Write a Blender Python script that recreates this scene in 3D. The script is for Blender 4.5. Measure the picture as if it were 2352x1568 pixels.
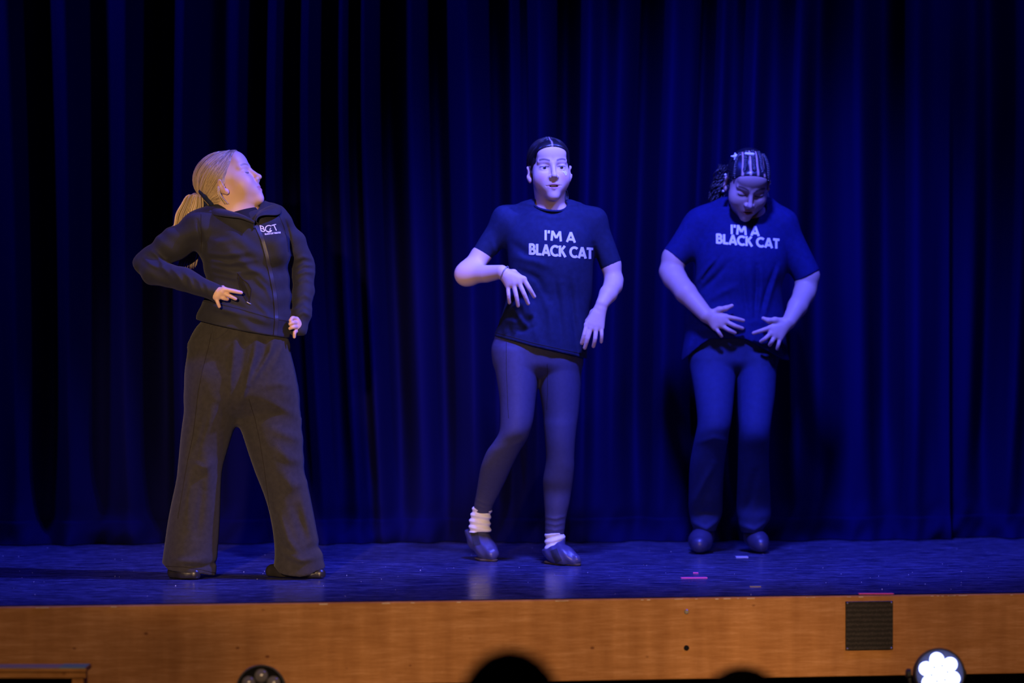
import bpy, math, random
import numpy as np
from mathutils import Vector, Matrix
from mathutils.bvhtree import BVHTree

for o in list(bpy.data.objects):
    bpy.data.objects.remove(o)
scn = bpy.context.scene
COL = scn.collection
random.seed(7)
RNG = np.random.default_rng(11)

# ---------------------------------------------------------------- camera
# stage deck is z = 0, camera stands in the audience 0.9 m above the deck level
FPX, CZ, CX, HY = 6150.0, 0.9, 1176.0, 746.5
cam_d = bpy.data.cameras.new('camera')
cam = bpy.data.objects.new('camera', cam_d); COL.objects.link(cam)
cam.location = (0, 0, CZ)
cam.rotation_euler = (math.radians(90) - math.atan((784 - HY) / FPX), 0, 0)
cam_d.sensor_width = 36.0
cam_d.lens = FPX / 2352 * 36.0
cam_d.dof.use_dof = True
cam_d.dof.focus_distance = 9.65
cam_d.dof.aperture_fstop = 1.5
cam_d.clip_end = 100
scn.camera = cam

# ---------------------------------------------------------------- world, lights, exposure
w = bpy.data.worlds.new('world'); scn.world = w; w.use_nodes = True
w.node_tree.nodes['Background'].inputs[0].default_value = (0.03, 0.04, 0.3, 1)
w.node_tree.nodes['Background'].inputs[1].default_value = 0.010
scn.view_settings.view_transform = 'Standard'
scn.view_settings.look = 'None'
scn.view_settings.gamma = 1
scn.view_settings.use_curve_mapping = False
scn.view_settings.exposure = 0.0

def spot(name, loc, target, power, color, size_deg, blend=0.5, radius=0.06):
    d = bpy.data.lights.new(name, 'SPOT')
    d.energy = power; d.color = color; d.spot_size = math.radians(size_deg)
    d.spot_blend = blend; d.shadow_soft_size = radius
    o = bpy.data.objects.new(name, d); COL.objects.link(o)
    o.location = loc
    o.rotation_euler = (Vector(target) - Vector(loc)).to_track_quat('-Z', 'Y').to_euler()
    return o
BLUE = (0.085, 0.105, 1.0)
WARM = (1.0, 0.64, 0.34)
spot('stage_spot_blue_key', (0.45, 7.6, 4.4), (0.72, 10.35, 0.90), 2800, BLUE, 44, 0.8, 0.22)
spot('stage_spot_blue_side', (2.3, 8.9, 4.3), (-0.95, 9.6, 0.8), 2400, BLUE, 28, 0.8, 0.05)
spot('added_wash_blue', (-3.2, 9.5, 4.6), (0.0, 11.2, 0.5), 560, (0.03, 0.04, 1.0), 95, 1.0, 0.15)  # added blue lamp, rakes the curtain so its folds shade
spot('added_wash_blue', (2.4, 8.2, 5.2), (0.6, 11.2, 0.4), 560, (0.03, 0.04, 1.0), 80, 1.0, 0.15)  # added fill lamp, keeps the right dancer's curtain shadow from going black
spot('front_spot_warm', (-1.7, 0.8, 2.2), (-0.95, 9.4, 0.70), 3000, WARM, 13, 0.8, 0.10)
spot('front_spot_warm_centre', (0.6, 0.8, 2.3), (0.10, 10.0, 0.95), 480, WARM, 13, 0.9, 0.10)
for k, (lx, pw) in enumerate(((-1.5, 540), (0.2, 1450), (1.6, 920))):
    spot('added_spot_fascia', (lx * 0.8, 1.5, 2.4), (lx, 8.8, -0.42), pw, WARM, 19, 0.9, 0.10)  # added warm lamps, brighten the fascia but stay below the dancers' faces

# ---------------------------------------------------------------- helpers: pixels, objects, materials
def P(px, py, d):
    return np.array([(px - CX) / FPX * d, d, CZ + (HY - py) / FPX * d])

def tag(o, label=None, cat=None, group=None, kind=None):
    if label: o['label'] = label
    if cat: o['category'] = cat
    if group: o['group'] = group
    if kind: o['kind'] = kind
    return o

def empty(name, loc):
    o = bpy.data.objects.new(name, None); COL.objects.link(o)
    o.location = loc; o.empty_display_size = 0.1
    return o

def mesh_obj(name, V, F, mat, parent=None, origin=None, smooth=True, col=None):
    """V in world coordinates; parent is an Empty or mesh object (only translated)."""
    V = np.asarray(V, float).reshape(-1, 3)
    base = np.zeros(3)
    if parent is not None:
        p = parent
        while p is not None:
            base = base + np.array(p.location); p = p.parent
    off = np.zeros(3)
    if parent is None and origin is not None:
        off = np.array(origin, float)
    me = bpy.data.meshes.new(name)
    if isinstance(F, np.ndarray):
        n, k = F.shape
        me.vertices.add(len(V)); me.vertices.foreach_set('co', (V - base - off).astype(np.float32).ravel())
        me.loops.add(n * k); me.loops.foreach_set('vertex_index', F.astype(np.int32).ravel())
        me.polygons.add(n); me.polygons.foreach_set('loop_start', np.arange(0, n * k, k, dtype=np.int32))
        me.update(calc_edges=True); me.validate()
    else:
        me.from_pydata([tuple(v) for v in (V - base - off)], [], F); me.update()
    if smooth:
        me.polygons.foreach_set('use_smooth', [True] * len(me.polygons))
    if col is not None:
        a = me.color_attributes.new('Col', 'FLOAT_COLOR', 'POINT')
        c = np.ones((len(V), 4), np.float32); c[:, :3] = col
        a.data.foreach_set('color', c.ravel())
    if mat is not None: me.materials.append(mat)
    o = bpy.data.objects.new(name, me); COL.objects.link(o)
    if parent is not None: o.parent = parent
    if origin is not None and parent is None: o.location = off
    return o

class MB:
    """collects simple shapes in world space, builds ONE mesh"""
    def __init__(s): s.v = []; s.f = []
    def add(s, vs, fs):
        n = len(s.v); s.v += [tuple(v) for v in vs]; s.f += [tuple(i + n for i in f) for f in fs]; return s
    def box(s, lo, hi, M=None, bev=0.0):
        x0, y0, z0 = lo; x1, y1, z1 = hi
        if bev > 0:
            b = bev
            vs = []; 
            for (x, sx) in ((x0, 1), (x1, -1)):
                for (y, sy) in ((y0, 1), (y1, -1)):
                    for (z, sz) in ((z0, 1), (z1, -1)):
                        vs += [(x + sx * b, y + sy * b, z), (x + sx * b, y, z + sz * b), (x, y + sy * b, z + sz * b)]
            import bmesh
            bm = bmesh.new()
            for v in vs: bm.verts.new(v)
            r = bmesh.ops.convex_hull(bm, input=bm.verts)
            bm.verts.index_update()
            fs = [[v.index for v in f.verts] for f in bm.faces]
            vs = [tuple(v.co) for v in bm.verts]
            bm.free()
        else:
            vs = [(x, y, z) for x in (x0, x1) for y in (y0, y1) for z in (z0, z1)]
            fs = [(0, 1, 3, 2), (4, 6, 7, 5), (0, 4, 5, 1), (2, 3, 7, 6), (0, 2, 6, 4), (1, 5, 7, 3)]
        if M is not None: vs = [tuple(M @ Vector(v)) for v in vs]
        return s.add(vs, fs)
    def lathe(s, prof, c, axis, n=24):
        """prof: (radius, along) list"""
        ax = Vector(axis).normalized(); t = ax.orthogonal().normalized(); b = ax.cross(t)
        vs = []; fs = []
        for (r, h) in prof:
            for i in range(n):
                a = 2 * math.pi * i / n
                vs.append(tuple(Vector(c) + ax * h + (t * math.cos(a) + b * math.sin(a)) * r))
        for j in range(len(prof) - 1):
            for i in range(n):
                k = (i + 1) % n
                fs.append((j * n + i, j * n + k, (j + 1) * n + k, (j + 1) * n + i))
        fs.append(tuple(range(n))[::-1]); fs.append(tuple((len(prof) - 1) * n + i for i in range(n)))
        return s.add(vs, fs)
    def tube(s, pts, rad, n=6):
        pts = np.asarray(pts, float); m = len(pts)
        rad = np.broadcast_to(np.asarray(rad, float), (m,))
        T = np.gradient(pts, axis=0); T /= np.linalg.norm(T, axis=1)[:, None] + 1e-9
        ref = np.array([0.31, -0.9, 0.3]); 
        vs = []; fs = []
        for i in range(m):
            u = np.cross(T[i], ref); u /= np.linalg.norm(u) + 1e-9; v = np.cross(T[i], u)
            for k in range(n):
                a = 2 * math.pi * k / n
                vs.append(pts[i] + rad[i] * (math.cos(a) * u + math.sin(a) * v))
        for i in range(m - 1):
            for k in range(n):
                q = (k + 1) % n
                fs.append((i * n + k, i * n + q, (i + 1) * n + q, (i + 1) * n + k))
        fs.append(tuple(range(n))[::-1]); fs.append(tuple((m - 1) * n + k for k in range(n)))
        return s.add(vs, fs)
    def build(s, name, mat, parent=None, origin=None, smooth=False):
        return mesh_obj(name, np.array(s.v), s.f, mat, parent, origin, smooth)

def mat(name, color=(.5, .5, .5), rough=0.6, spec=0.4, metal=0.0, attr=False, bump=0.0, bscale=300.0, var=0.0, vscale=30.0, stretch=(1, 1, 1), emit=None, estr=0.0, sheen=0.0, sss=0.0):
    m = bpy.data.materials.new(name); m.use_nodes = True
    nt = m.node_tree; N = nt.nodes; L = nt.links
    b = N['Principled BSDF']
    b.inputs['Base Color'].default_value = (*color, 1)
    b.inputs['Roughness'].default_value = rough
    b.inputs['Specular IOR Level'].default_value = spec
    b.inputs['Metallic'].default_value = metal
    b.inputs['Sheen Weight'].default_value = sheen
    if sss:
        b.inputs['Subsurface Weight'].default_value = sss
        b.inputs['Subsurface Radius'].default_value = (0.012, 0.005, 0.003)
        b.inputs['Subsurface Scale'].default_value = 0.6
    tc = N.new('ShaderNodeTexCoord'); mp = N.new('ShaderNodeMapping')
    mp.inputs['Scale'].default_value = stretch
    L.new(tc.outputs['Object'], mp.inputs['Vector'])
    src = None
    if attr:
        a = N.new('ShaderNodeAttribute'); a.attribute_name = 'Col'; src = a.outputs['Color']
    if var > 0:
        n = N.new('ShaderNodeTexNoise'); n.inputs['Scale'].default_value = vscale; n.inputs['Detail'].default_value = 4
        L.new(mp.outputs[0], n.inputs['Vector'])
        mr = N.new('ShaderNodeMapRange'); mr.inputs[1].default_value = 0.3; mr.inputs[2].default_value = 0.7
        mr.inputs[3].default_value = 1 - var; mr.inputs[4].default_value = 1 + var
        L.new(n.outputs['Fac'], mr.inputs[0])
        mx = N.new('ShaderNodeMix'); mx.data_type = 'RGBA'; mx.blend_type = 'MULTIPLY'; mx.inputs[0].default_value = 1
        if src is not None: L.new(src, mx.inputs[6])
        else: mx.inputs[6].default_value = (*color, 1)
        L.new(mr.outputs[0], mx.inputs[7]); src = mx.outputs[2]
    if src is not None: L.new(src, b.inputs['Base Color'])
    if bump > 0:
        n2 = N.new('ShaderNodeTexNoise'); n2.inputs['Scale'].default_value = bscale; n2.inputs['Detail'].default_value = 3
        L.new(mp.outputs[0], n2.inputs['Vector'])
        bp = N.new('ShaderNodeBump'); bp.inputs['Strength'].default_value = bump; bp.inputs['Distance'].default_value = 0.002
        L.new(n2.outputs['Fac'], bp.inputs['Height']); L.new(bp.outputs[0], b.inputs['Normal'])
    if emit:
        b.inputs['Emission Color'].default_value = (*emit, 1); b.inputs['Emission Strength'].default_value = estr
    return m

M_skin = mat('skin', attr=True, rough=0.5, spec=0.35, sss=0.0, bump=0.05, bscale=400)
M_jacket = mat('jacket_knit', (0.019, 0.019, 0.026), 0.75, 0.25, bump=0.25, bscale=500, var=0.10, vscale=40, sheen=0.05)
M_undershirt = mat('black_knit', (0.012, 0.011, 0.011), 0.8, 0.2)
M_sweat = mat('sweatpant_fleece', (0.034, 0.031, 0.030), 0.9, 0.15, bump=0.35, bscale=450, var=0.15, vscale=60, sheen=0.08)
M_teeB = mat('black_cotton_blue_lit', (0.012, 0.018, 0.055), 0.85, 0.2, bump=0.25, bscale=500, var=0.15, vscale=60)  # black cotton, the blue stage light is put into its colour
M_teeC = mat('black_cotton_bluer_lit', (0.005, 0.009, 0.088), 0.85, 0.2, bump=0.25, bscale=500, var=0.15, vscale=60)  # same black cotton as the middle tee, with more blue light in its colour
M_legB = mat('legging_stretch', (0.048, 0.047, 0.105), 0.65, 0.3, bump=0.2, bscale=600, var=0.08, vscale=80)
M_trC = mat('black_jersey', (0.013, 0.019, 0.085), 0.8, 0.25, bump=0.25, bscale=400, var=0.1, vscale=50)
M_white_print = mat('white_print', (0.85, 0.82, 0.80), 0.6, 0.3)
M_hairA = mat('blond_hair', attr=True, rough=0.42, spec=0.5)
M_hairB = mat('dark_hair', attr=True, rough=0.35, spec=0.5)
M_eye = mat('eye', attr=True, rough=0.15, spec=0.6)
M_teeth = mat('teeth', (0.7, 0.66, 0.58), 0.3, 0.5)
M_blackleather = mat('black_leather', (0.02, 0.018, 0.018), 0.35, 0.5, bump=0.2, bscale=120)
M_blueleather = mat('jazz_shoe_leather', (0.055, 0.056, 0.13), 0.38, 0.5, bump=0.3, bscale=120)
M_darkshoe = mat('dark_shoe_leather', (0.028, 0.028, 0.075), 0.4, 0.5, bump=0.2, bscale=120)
M_elastic = mat('elastic_panel', (0.03, 0.032, 0.05), 0.8, 0.2, bump=0.5, bscale=300, stretch=(1, 1, 0.1))
M_sole = mat('shoe_sole', (0.10, 0.08, 0.06), 0.8, 0.2)
M_sock = mat('white_sock', (0.80, 0.78, 0.76), 0.9, 0.2, bump=0.4, bscale=300)
M_zip = mat('zip_tape', (0.030, 0.028, 0.030), 0.5, 0.4)
M_seam = mat('seam_thread', (0.022, 0.018, 0.016), 0.9, 0.1)
M_clip = mat('white_clip', (0.85, 0.85, 0.9), 0.35, 0.5)
M_scrunchie = mat('blue_scrunchie', (0.012, 0.018, 0.06), 0.8, 0.2, bump=0.6, bscale=80)
M_blackplastic = mat('black_plastic', (0.012, 0.012, 0.014), 0.45, 0.4, bump=0.05, bscale=200)
M_lensoff = mat('unlit_lens', (0.16, 0.15, 0.17), 0.18, 0.8)
M_lenson = mat('lit_lens', (0.8, 0.8, 0.9), 0.2, 0.5, emit=(0.30, 0.36, 1.0), estr=7.0)
M_darkfabric = mat('audience_cloth', (0.012, 0.012, 0.014), 0.9, 0.1)

# ---------------------------------------------------------------- signed distance modelling
def smin(a, b, k):
    if k <= 0: return np.minimum(a, b)
    h = np.maximum(k - np.abs(a - b), 0) / k
    return np.minimum(a, b) - h * h * k * 0.25

def f_rcone(a, b, ra, rb):
    a = np.asarray(a, float); b = np.asarray(b, float); ba = b - a; bb = ba @ ba + 1e-12
    def f(p):
        q = p - a; t = np.clip(q @ ba / bb, 0, 1)
        return np.linalg.norm(q - t[:, None] * ba, axis=1) - (ra + (rb - ra) * t)
    return f, (a + b) / 2, np.linalg.norm(ba) / 2 + max(ra, rb)

def f_ell(c, r, R=None):
    c = np.asarray(c, float); r = np.asarray(r, float)
    def f(p):
        q = p - c
        if R is not None: q = q @ R
        k0 = np.linalg.norm(q / r, axis=1); k1 = np.linalg.norm(q / (r * r), axis=1) + 1e-9
        return k0 * (k0 - 1) / k1
    return f, c, r.max()

class SDF:
    def __init__(s): s.ops = []
    def add(s, prim, k=0.01): s.ops.append(('a', prim[0], k, prim[1], prim[2])); return s
    def sub(s, prim, k=0.003): s.ops.append(('s', prim[0], k, prim[1], prim[2])); return s
    def cut(s, f, k=0.003): s.ops.append(('c', f, k, None, None)); return s      # keep where f < 0
    def disp(s, f): s.ops.append(('d', f, 0, None, None)); return s              # raise the surface by f
    def rc(s, a, b, ra, rb, k=0.01): return s.add(f_rcone(a, b, ra, rb), k)
    def chain(s, pts, rad, k=0.01):
        for i in range(len(pts) - 1): s.rc(pts[i], pts[i + 1], rad[i], rad[i + 1], k)
        return s
    def ev(s, p, cen=None, rad=0.0):
        d = np.full(len(p), 1.0)
        for (m, f, k, c, r) in s.ops:
            if c is not None and cen is not None and np.linalg.norm(cen - c) - rad - r > k + 0.02: continue
            if m == 'a': d = smin(d, f(p), k)
            elif m == 's': d = -smin(-d, f(p), k)
            elif m == 'c': d = -smin(-d, -f(p), k)
            else: d = d - f(p)
        return d

def mesh_sdf(S, lo, hi, h, B=12):
    lo = np.asarray(lo, float); hi = np.asarray(hi, float)
    nb = np.ceil((hi - lo) / (h * B)).astype(int); n = nb * B
    bc = [lo[i] + (np.arange(nb[i]) + 0.5) * B * h - 0.5 * h for i in range(3)]
    C = np.stack(np.meshgrid(*bc, indexing='ij'), -1).reshape(-1, 3)
    rad = B * h * 0.5 * math.sqrt(3)
    dc = S.ev(C)
    G = np.broadcast_to(dc.reshape(nb)[:, None, :, None, :, None], (nb[0], B, nb[1], B, nb[2], B)).reshape(n).astype(np.float32)
    G = np.where(G > 0, 1.0, -1.0).astype(np.float32)
    loc = np.stack(np.meshgrid(*[np.arange(B)] * 3, indexing='ij'), -1).reshape(-1, 3) * h
    for bi in np.nonzero(np.abs(dc) < rad * 1.45 + 0.012)[0]:
        ix = np.array(np.unravel_index(bi, nb)); o = ix * B
        pts = lo + o * h + loc
        v = S.ev(pts, C[bi], rad)
        G[o[0]:o[0] + B, o[1]:o[1] + B, o[2]:o[2] + B] = v.reshape(B, B, B)
    neg = G < 0
    a = neg[:-1, :-1, :-1]; act = np.zeros(a.shape, bool)
    offs = [(i, j, k) for i in (0, 1) for j in (0, 1) for k in (0, 1)]
    allv = np.ones(a.shape, bool); anyv = np.zeros(a.shape, bool)
    for (i, j, k) in offs:
        q = neg[i:n[0] - 1 + i, j:n[1] - 1 + j, k:n[2] - 1 + k]
        allv &= q; anyv |= q
    act = anyv & ~allv
    cells = np.argwhere(act); m = len(cells)
    idx = -np.ones(a.shape, np.int32); idx[act] = np.arange(m)
    cv = np.stack([G[cells[:, 0] + i, cells[:, 1] + j, cells[:, 2] + k] for (i, j, k) in offs], 1)
    acc = np.zeros((m, 3)); cnt = np.zeros(m)
    O = np.array(offs, float)
    for p in range(8):
        for q in range(p + 1, 8):
            if np.abs(O[p] - O[q]).sum() != 1: continue
            va, vb = cv[:, p], cv[:, q]; x = (va < 0) != (vb < 0)
            t = np.where(x, va / np.where(x, va - vb, 1), 0)
            acc += np.where(x[:, None], O[p] + t[:, None] * (O[q] - O[p]), 0); cnt += x
    V = lo + (cells + acc / cnt[:, None]) * h
    Fs = []
    for ax in range(3):
        u, v = (ax + 1) % 3, (ax + 2) % 3
        s0 = [slice(1, n[i] - 1) for i in range(3)]; s1 = list(s0)
        s0[ax] = slice(0, n[ax] - 1); s1[ax] = slice(1, n[ax])
        A = neg[tuple(s0)]; Bn = neg[tuple(s1)]
        e = np.argwhere(A != Bn); flip = A[A != Bn]
        st = np.ones(3, int); st[ax] = 0
        e = e + st
        def cell(du, dv):
            c = e.copy(); c[:, u] += du; c[:, v] += dv
            return idx[c[:, 0], c[:, 1], c[:, 2]]
        Q = np.stack([cell(-1, -1), cell(0, -1), cell(0, 0), cell(-1, 0)], 1)
        Q[~flip] = Q[~flip][:, ::-1]
        Fs.append(Q)
    F = np.concatenate(Fs); F = F[(F >= 0).all(1)]
    # two light smoothing passes
    for lam in (0.5,):
        S2 = np.zeros_like(V); c2 = np.zeros(m)
        for i in range(4):
            a0, b0 = F[:, i], F[:, (i + 1) % 4]
            for k in range(3): S2[:, k] += np.bincount(a0, V[b0, k], m)
            c2 += np.bincount(a0, minlength=m)
        V = V + lam * (S2 / np.maximum(c2, 1)[:, None] - V) * (c2 > 0)[:, None]
    return V, F

def dens(tab, n=6):
    """Catmull-Rom densify rows of a table"""
    T = np.asarray(tab, float); out = []
    for i in range(len(T) - 1):
        p0 = T[max(i - 1, 0)]; p1 = T[i]; p2 = T[i + 1]; p3 = T[min(i + 2, len(T) - 1)]
        for k in range(n):
            t = k / n
            out.append(0.5 * (2 * p1 + (p2 - p0) * t + (2 * p0 - 5 * p1 + 4 * p2 - p3) * t * t + (3 * p1 - p0 - 3 * p2 + p3) * t ** 3))
    out.append(T[-1]); return np.array(out)

def f_loft(rows, d0, grow=0.0, power=2.0, rb=0.0, rt=0.0):
    """rows: (pixel row, left edge px, right edge px, depth offset, half depth): stacked level ellipses"""
    R = dens(rows)
    dd = d0 + R[:, 3]
    z = CZ + (HY - R[:, 0]) / FPX * dd
    xl = (R[:, 1] - CX) / FPX * dd; xr = (R[:, 2] - CX) / FPX * dd
    o = np.argsort(z); z = z[o]; cx = ((xl + xr) / 2)[o]; a = ((xr - xl) / 2)[o] + grow; b = R[o, 4] + grow; cy = dd[o]
    def f(p):
        Z = p[:, 2]
        A = np.interp(Z, z, a); Bq = np.interp(Z, z, b); X = np.interp(Z, z, cx); Y = np.interp(Z, z, cy)
        if rb > 0: e = np.sqrt(np.clip(1 - np.clip((z[0] + rb - Z) / rb, 0, 1) ** 2, 0.02, 1)); A = A * (0.35 + 0.65 * e); Bq = Bq * e
        if rt > 0: e = np.sqrt(np.clip(1 - np.clip((Z - z[-1] + rt) / rt, 0, 1) ** 2, 0.02, 1)); A = A * (0.35 + 0.65 * e); Bq = Bq * e
        u = np.abs(p[:, 0] - X) / A; v = np.abs(p[:, 1] - Y) / Bq
        r = (u ** power + v ** power) ** (1 / power)
        d = (r - 1) * np.minimum(A, Bq)
        return np.maximum(d, np.maximum(Z - z[-1], z[0] - Z))
    c = np.array([cx.mean(), cy.mean(), (z[0] + z[-1]) / 2])
    rad = math.hypot((z[-1] - z[0]) / 2, (np.abs(cx - cx.mean()) + a).max()) + b.max()
    return f, c, rad

def line_z(poly, d):
    q = np.array([P(x, y, d) for (x, y) in poly])
    return lambda p: np.interp(p[:, 0], q[:, 0], q[:, 2])

def folds(spec, d, ymid, sgn=1):
    """spec: list of (pixel polyline, half width m, height m): ridges on the camera side of cloth"""
    segs = []
    for (pl, wd, ht) in spec:
        q = np.array([P(x, y, d) for (x, y) in pl])[:, [0, 2]]
        n = len(q) - 1
        segs.append((q, wd, ht))
    def f(p):
        out = np.zeros(len(p)); X = p[:, [0, 2]]
        lo = X.min(0); hi = X.max(0)
        for (q, wd, ht) in segs:
            if (q.min(0) > hi + 3 * wd).any() or (q.max(0) < lo - 3 * wd).any(): continue
            best = np.full(len(p), 9.0); tt = np.zeros(len(p)); n = len(q) - 1
            for i in range(n):
                ba = q[i + 1] - q[i]; t = np.clip((X - q[i]) @ ba / (ba @ ba + 1e-12), 0, 1)
                ds = ((X - q[i] - t[:, None] * ba) ** 2).sum(1)
                m = ds < best; best = np.where(m, ds, best); tt = np.where(m, (i + t) / n, tt)
            out += ht * np.exp(-best / (wd * wd)) * np.sqrt(np.clip(np.sin(np.pi * np.clip(tt, 0.04, 0.96)), 0, 1))
        front = 1 / (1 + np.exp(np.clip((p[:, 1] - ymid) / 0.02, -30, 30)))
        return out * front
    return f

CAMP = np.array([0, 0, CZ])
class Drape:
    """puts pixel outlines on the cloth the camera sees there"""
    def __init__(s, V, F):
        s.t = BVHTree.FromPolygons([tuple(v) for v in V], [tuple(int(i) for i in f) for f in F])
    def hit(s, px, py, dflt, lift=0.001):
        dr = P(px, py, 1.0) - CAMP; dr = dr / np.linalg.norm(dr)
        h = s.t.ray_cast(Vector(CAMP), Vector(dr))
        if h[0] is None or abs(h[0][1] - dflt) > 0.4: return None
        nrm = np.array(h[1]); 
        if nrm @ dr > 0: nrm = -nrm
        return np.array(h[0]) + nrm * lift
    def ribbon(s, mb, pl, wpx, dflt, lift=0.0012, step=2.0, across=3):
        pl = np.asarray(pl, float)
        L = np.r_[0, np.cumsum(np.linalg.norm(np.diff(pl, axis=0), axis=1))]
        n = max(2, int(L[-1] / step) + 1); t = np.linspace(0, L[-1], n)
        c = np.stack([np.interp(t, L, pl[:, 0]), np.interp(t, L, pl[:, 1])], 1)
        T = np.gradient(c, axis=0); T /= np.linalg.norm(T, axis=1)[:, None] + 1e-9
        Nn = np.stack([-T[:, 1], T[:, 0]], 1)
        rows = []
        for i in range(n):
            r = [s.hit(*(c[i] + Nn[i] * wpx * (k / (across - 1) - 0.5)), dflt, lift) for k in range(across)]
            rows.append(r)
        for i in range(n - 1):
            for k in range(across - 1):
                q = [rows[i][k], rows[i][k + 1], rows[i + 1][k + 1], rows[i + 1][k]]
                if any(v is None for v in q): continue
                q = np.array(q)
                if np.ptp(q[:, 1]) > 0.05: continue
                mb.add(q, [(0, 1, 2, 3)])
    def cord(s, mb, pl, r, dflt, step=3.0, lift=0.0):
        pl = np.asarray(pl, float)
        L = np.r_[0, np.cumsum(np.linalg.norm(np.diff(pl, axis=0), axis=1))]
        n = max(3, int(L[-1] / step) + 1); t = np.linspace(0, L[-1], n)
        run = []
        for q in t:
            h = s.hit(np.interp(q, L, pl[:, 0]), np.interp(q, L, pl[:, 1]), dflt, lift)
            if h is None or (run and abs(h[1] - run[-1][1]) > 0.04):
                if len(run) > 2: mb.tube(run, r, 5)
                run = [] if h is None else [h]
            else: run.append(h)
        if len(run) > 2: mb.tube(run, r, 5)

def arc(cx, cy, rx, ry, a0, a1, n=14):
    return [(cx + rx * math.cos(math.radians(a0 + (a1 - a0) * i / n)), cy + ry * math.sin(math.radians(a0 + (a1 - a0) * i / n))) for i in range(n + 1)]
# geometric capital letters as strokes: (advance width, strokes), unit cap height, v up
GL = {
    'I': (0.30, [[(0.11, 0), (0.11, 1)]]),
    "'": (0.24, [[(0.10, 1.0), (0.08, 0.70)]]),
    'M': (1.02, [[(0.09, 0), (0.17, 1)], [(0.17, 0.97), (0.50, 0.30)], [(0.50, 0.30), (0.83, 0.97)], [(0.83, 1), (0.91, 0)]]),
    'A': (0.88, [[(0.07, 0), (0.42, 1)], [(0.42, 1), (0.77, 0)], [(0.20, 0.28), (0.64, 0.28)]]),
    'B': (0.72, [[(0.11, 0), (0.11, 1)], [(0.08, 0.91)] + arc(0.32, 0.72, 0.20, 0.20, 90, -90) + [(0.1, 0.52)], [(0.1, 0.52)] + arc(0.35, 0.305, 0.23, 0.215, 90, -90) + [(0.08, 0.09)]]),
    'L': (0.60, [[(0.11, 0), (0.11, 1)], [(0.08, 0.09), (0.54, 0.09)]]),
    'C': (0.86, [arc(0.50, 0.50, 0.42, 0.42, 48, 312, 22)]),
    'K': (0.76, [[(0.11, 0), (0.11, 1)], [(0.14, 0.45), (0.62, 1)], [(0.27, 0.60), (0.68, 0)]]),
    'T': (0.68, [[(0.0, 0.91), (0.66, 0.91)], [(0.33, 0), (0.33, 1)]]),
    'H': (0.80, [[(0.11, 0), (0.11, 1)], [(0.66, 0), (0.66, 1)], [(0.11, 0.5), (0.66, 0.5)]]),
    'E': (0.62, [[(0.11, 0), (0.11, 1)], [(0.1, 0.91), (0.55, 0.91)], [(0.1, 0.5), (0.5, 0.5)], [(0.1, 0.09), (0.55, 0.09)]]),
    'R': (0.72, [[(0.11, 0), (0.11, 1)], [(0.08, 0.91)] + arc(0.34, 0.70, 0.22, 0.21, 90, -90) + [(0.1, 0.49)], [(0.34, 0.49), (0.62, 0)]]),
    ' ': (0.36, []),
}
def lettering(dr, mb, text, x0, y0, x1, y1, cap, weight, dflt, slant=0.0, lift=0.0016, step=1.2):
    """baseline from pixel (x0,y0) to (x1,y1), cap height in px"""
    total = sum(GL[c][0] for c in text)
    ux = np.array([x1 - x0, y1 - y0]) / total
    up = np.array([slant, -cap]); u = 0.0
    for c in text:
        aw, st = GL[c]
        for s in st:
            pl = [np.array([x0, y0]) + (u + q[0]) * ux + q[1] * up for q in s]
            dr.ribbon(mb, pl, weight, dflt, lift, step, 3)
        u += aw

# ---------------------------------------------------------------- heads
def rotm(yaw=0, pitch=0, roll=0):
    """local face direction is -Y (towards the camera); yaw + turns to picture right, pitch + looks up, roll + leans picture right"""
    y, p, r = map(math.radians, (yaw, pitch, roll))
    Rz = np.array([[math.cos(y), -math.sin(y), 0], [math.sin(y), math.cos(y), 0], [0, 0, 1]])
    Rx = np.array([[1, 0, 0], [0, math.cos(p), math.sin(p)], [0, -math.sin(p), math.cos(p)]])
    Ry = np.array([[math.cos(r), 0, math.sin(r)], [0, 1, 0], [-math.sin(r), 0, math.cos(r)]])
    return Rz @ Ry @ Rx

class Head:
    def __init__(s, o, R, sc): s.o = np.asarray(o, float); s.R = R; s.s = sc
    def w(s, p): return s.o + s.s * (np.asarray(p, float) @ s.R.T)
    def l(s, p): return (np.asarray(p) - s.o) @ s.R / s.s
    def E(s, c, r, tilt=None):
        R = s.R if tilt is None else s.R @ tilt
        return f_ell(s.w(c), np.array(r) * s.s, R)
    def rc(s, a, b, ra, rb): return f_rcone(s.w(a), s.w(b), ra * s.s, rb * s.s)

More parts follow.
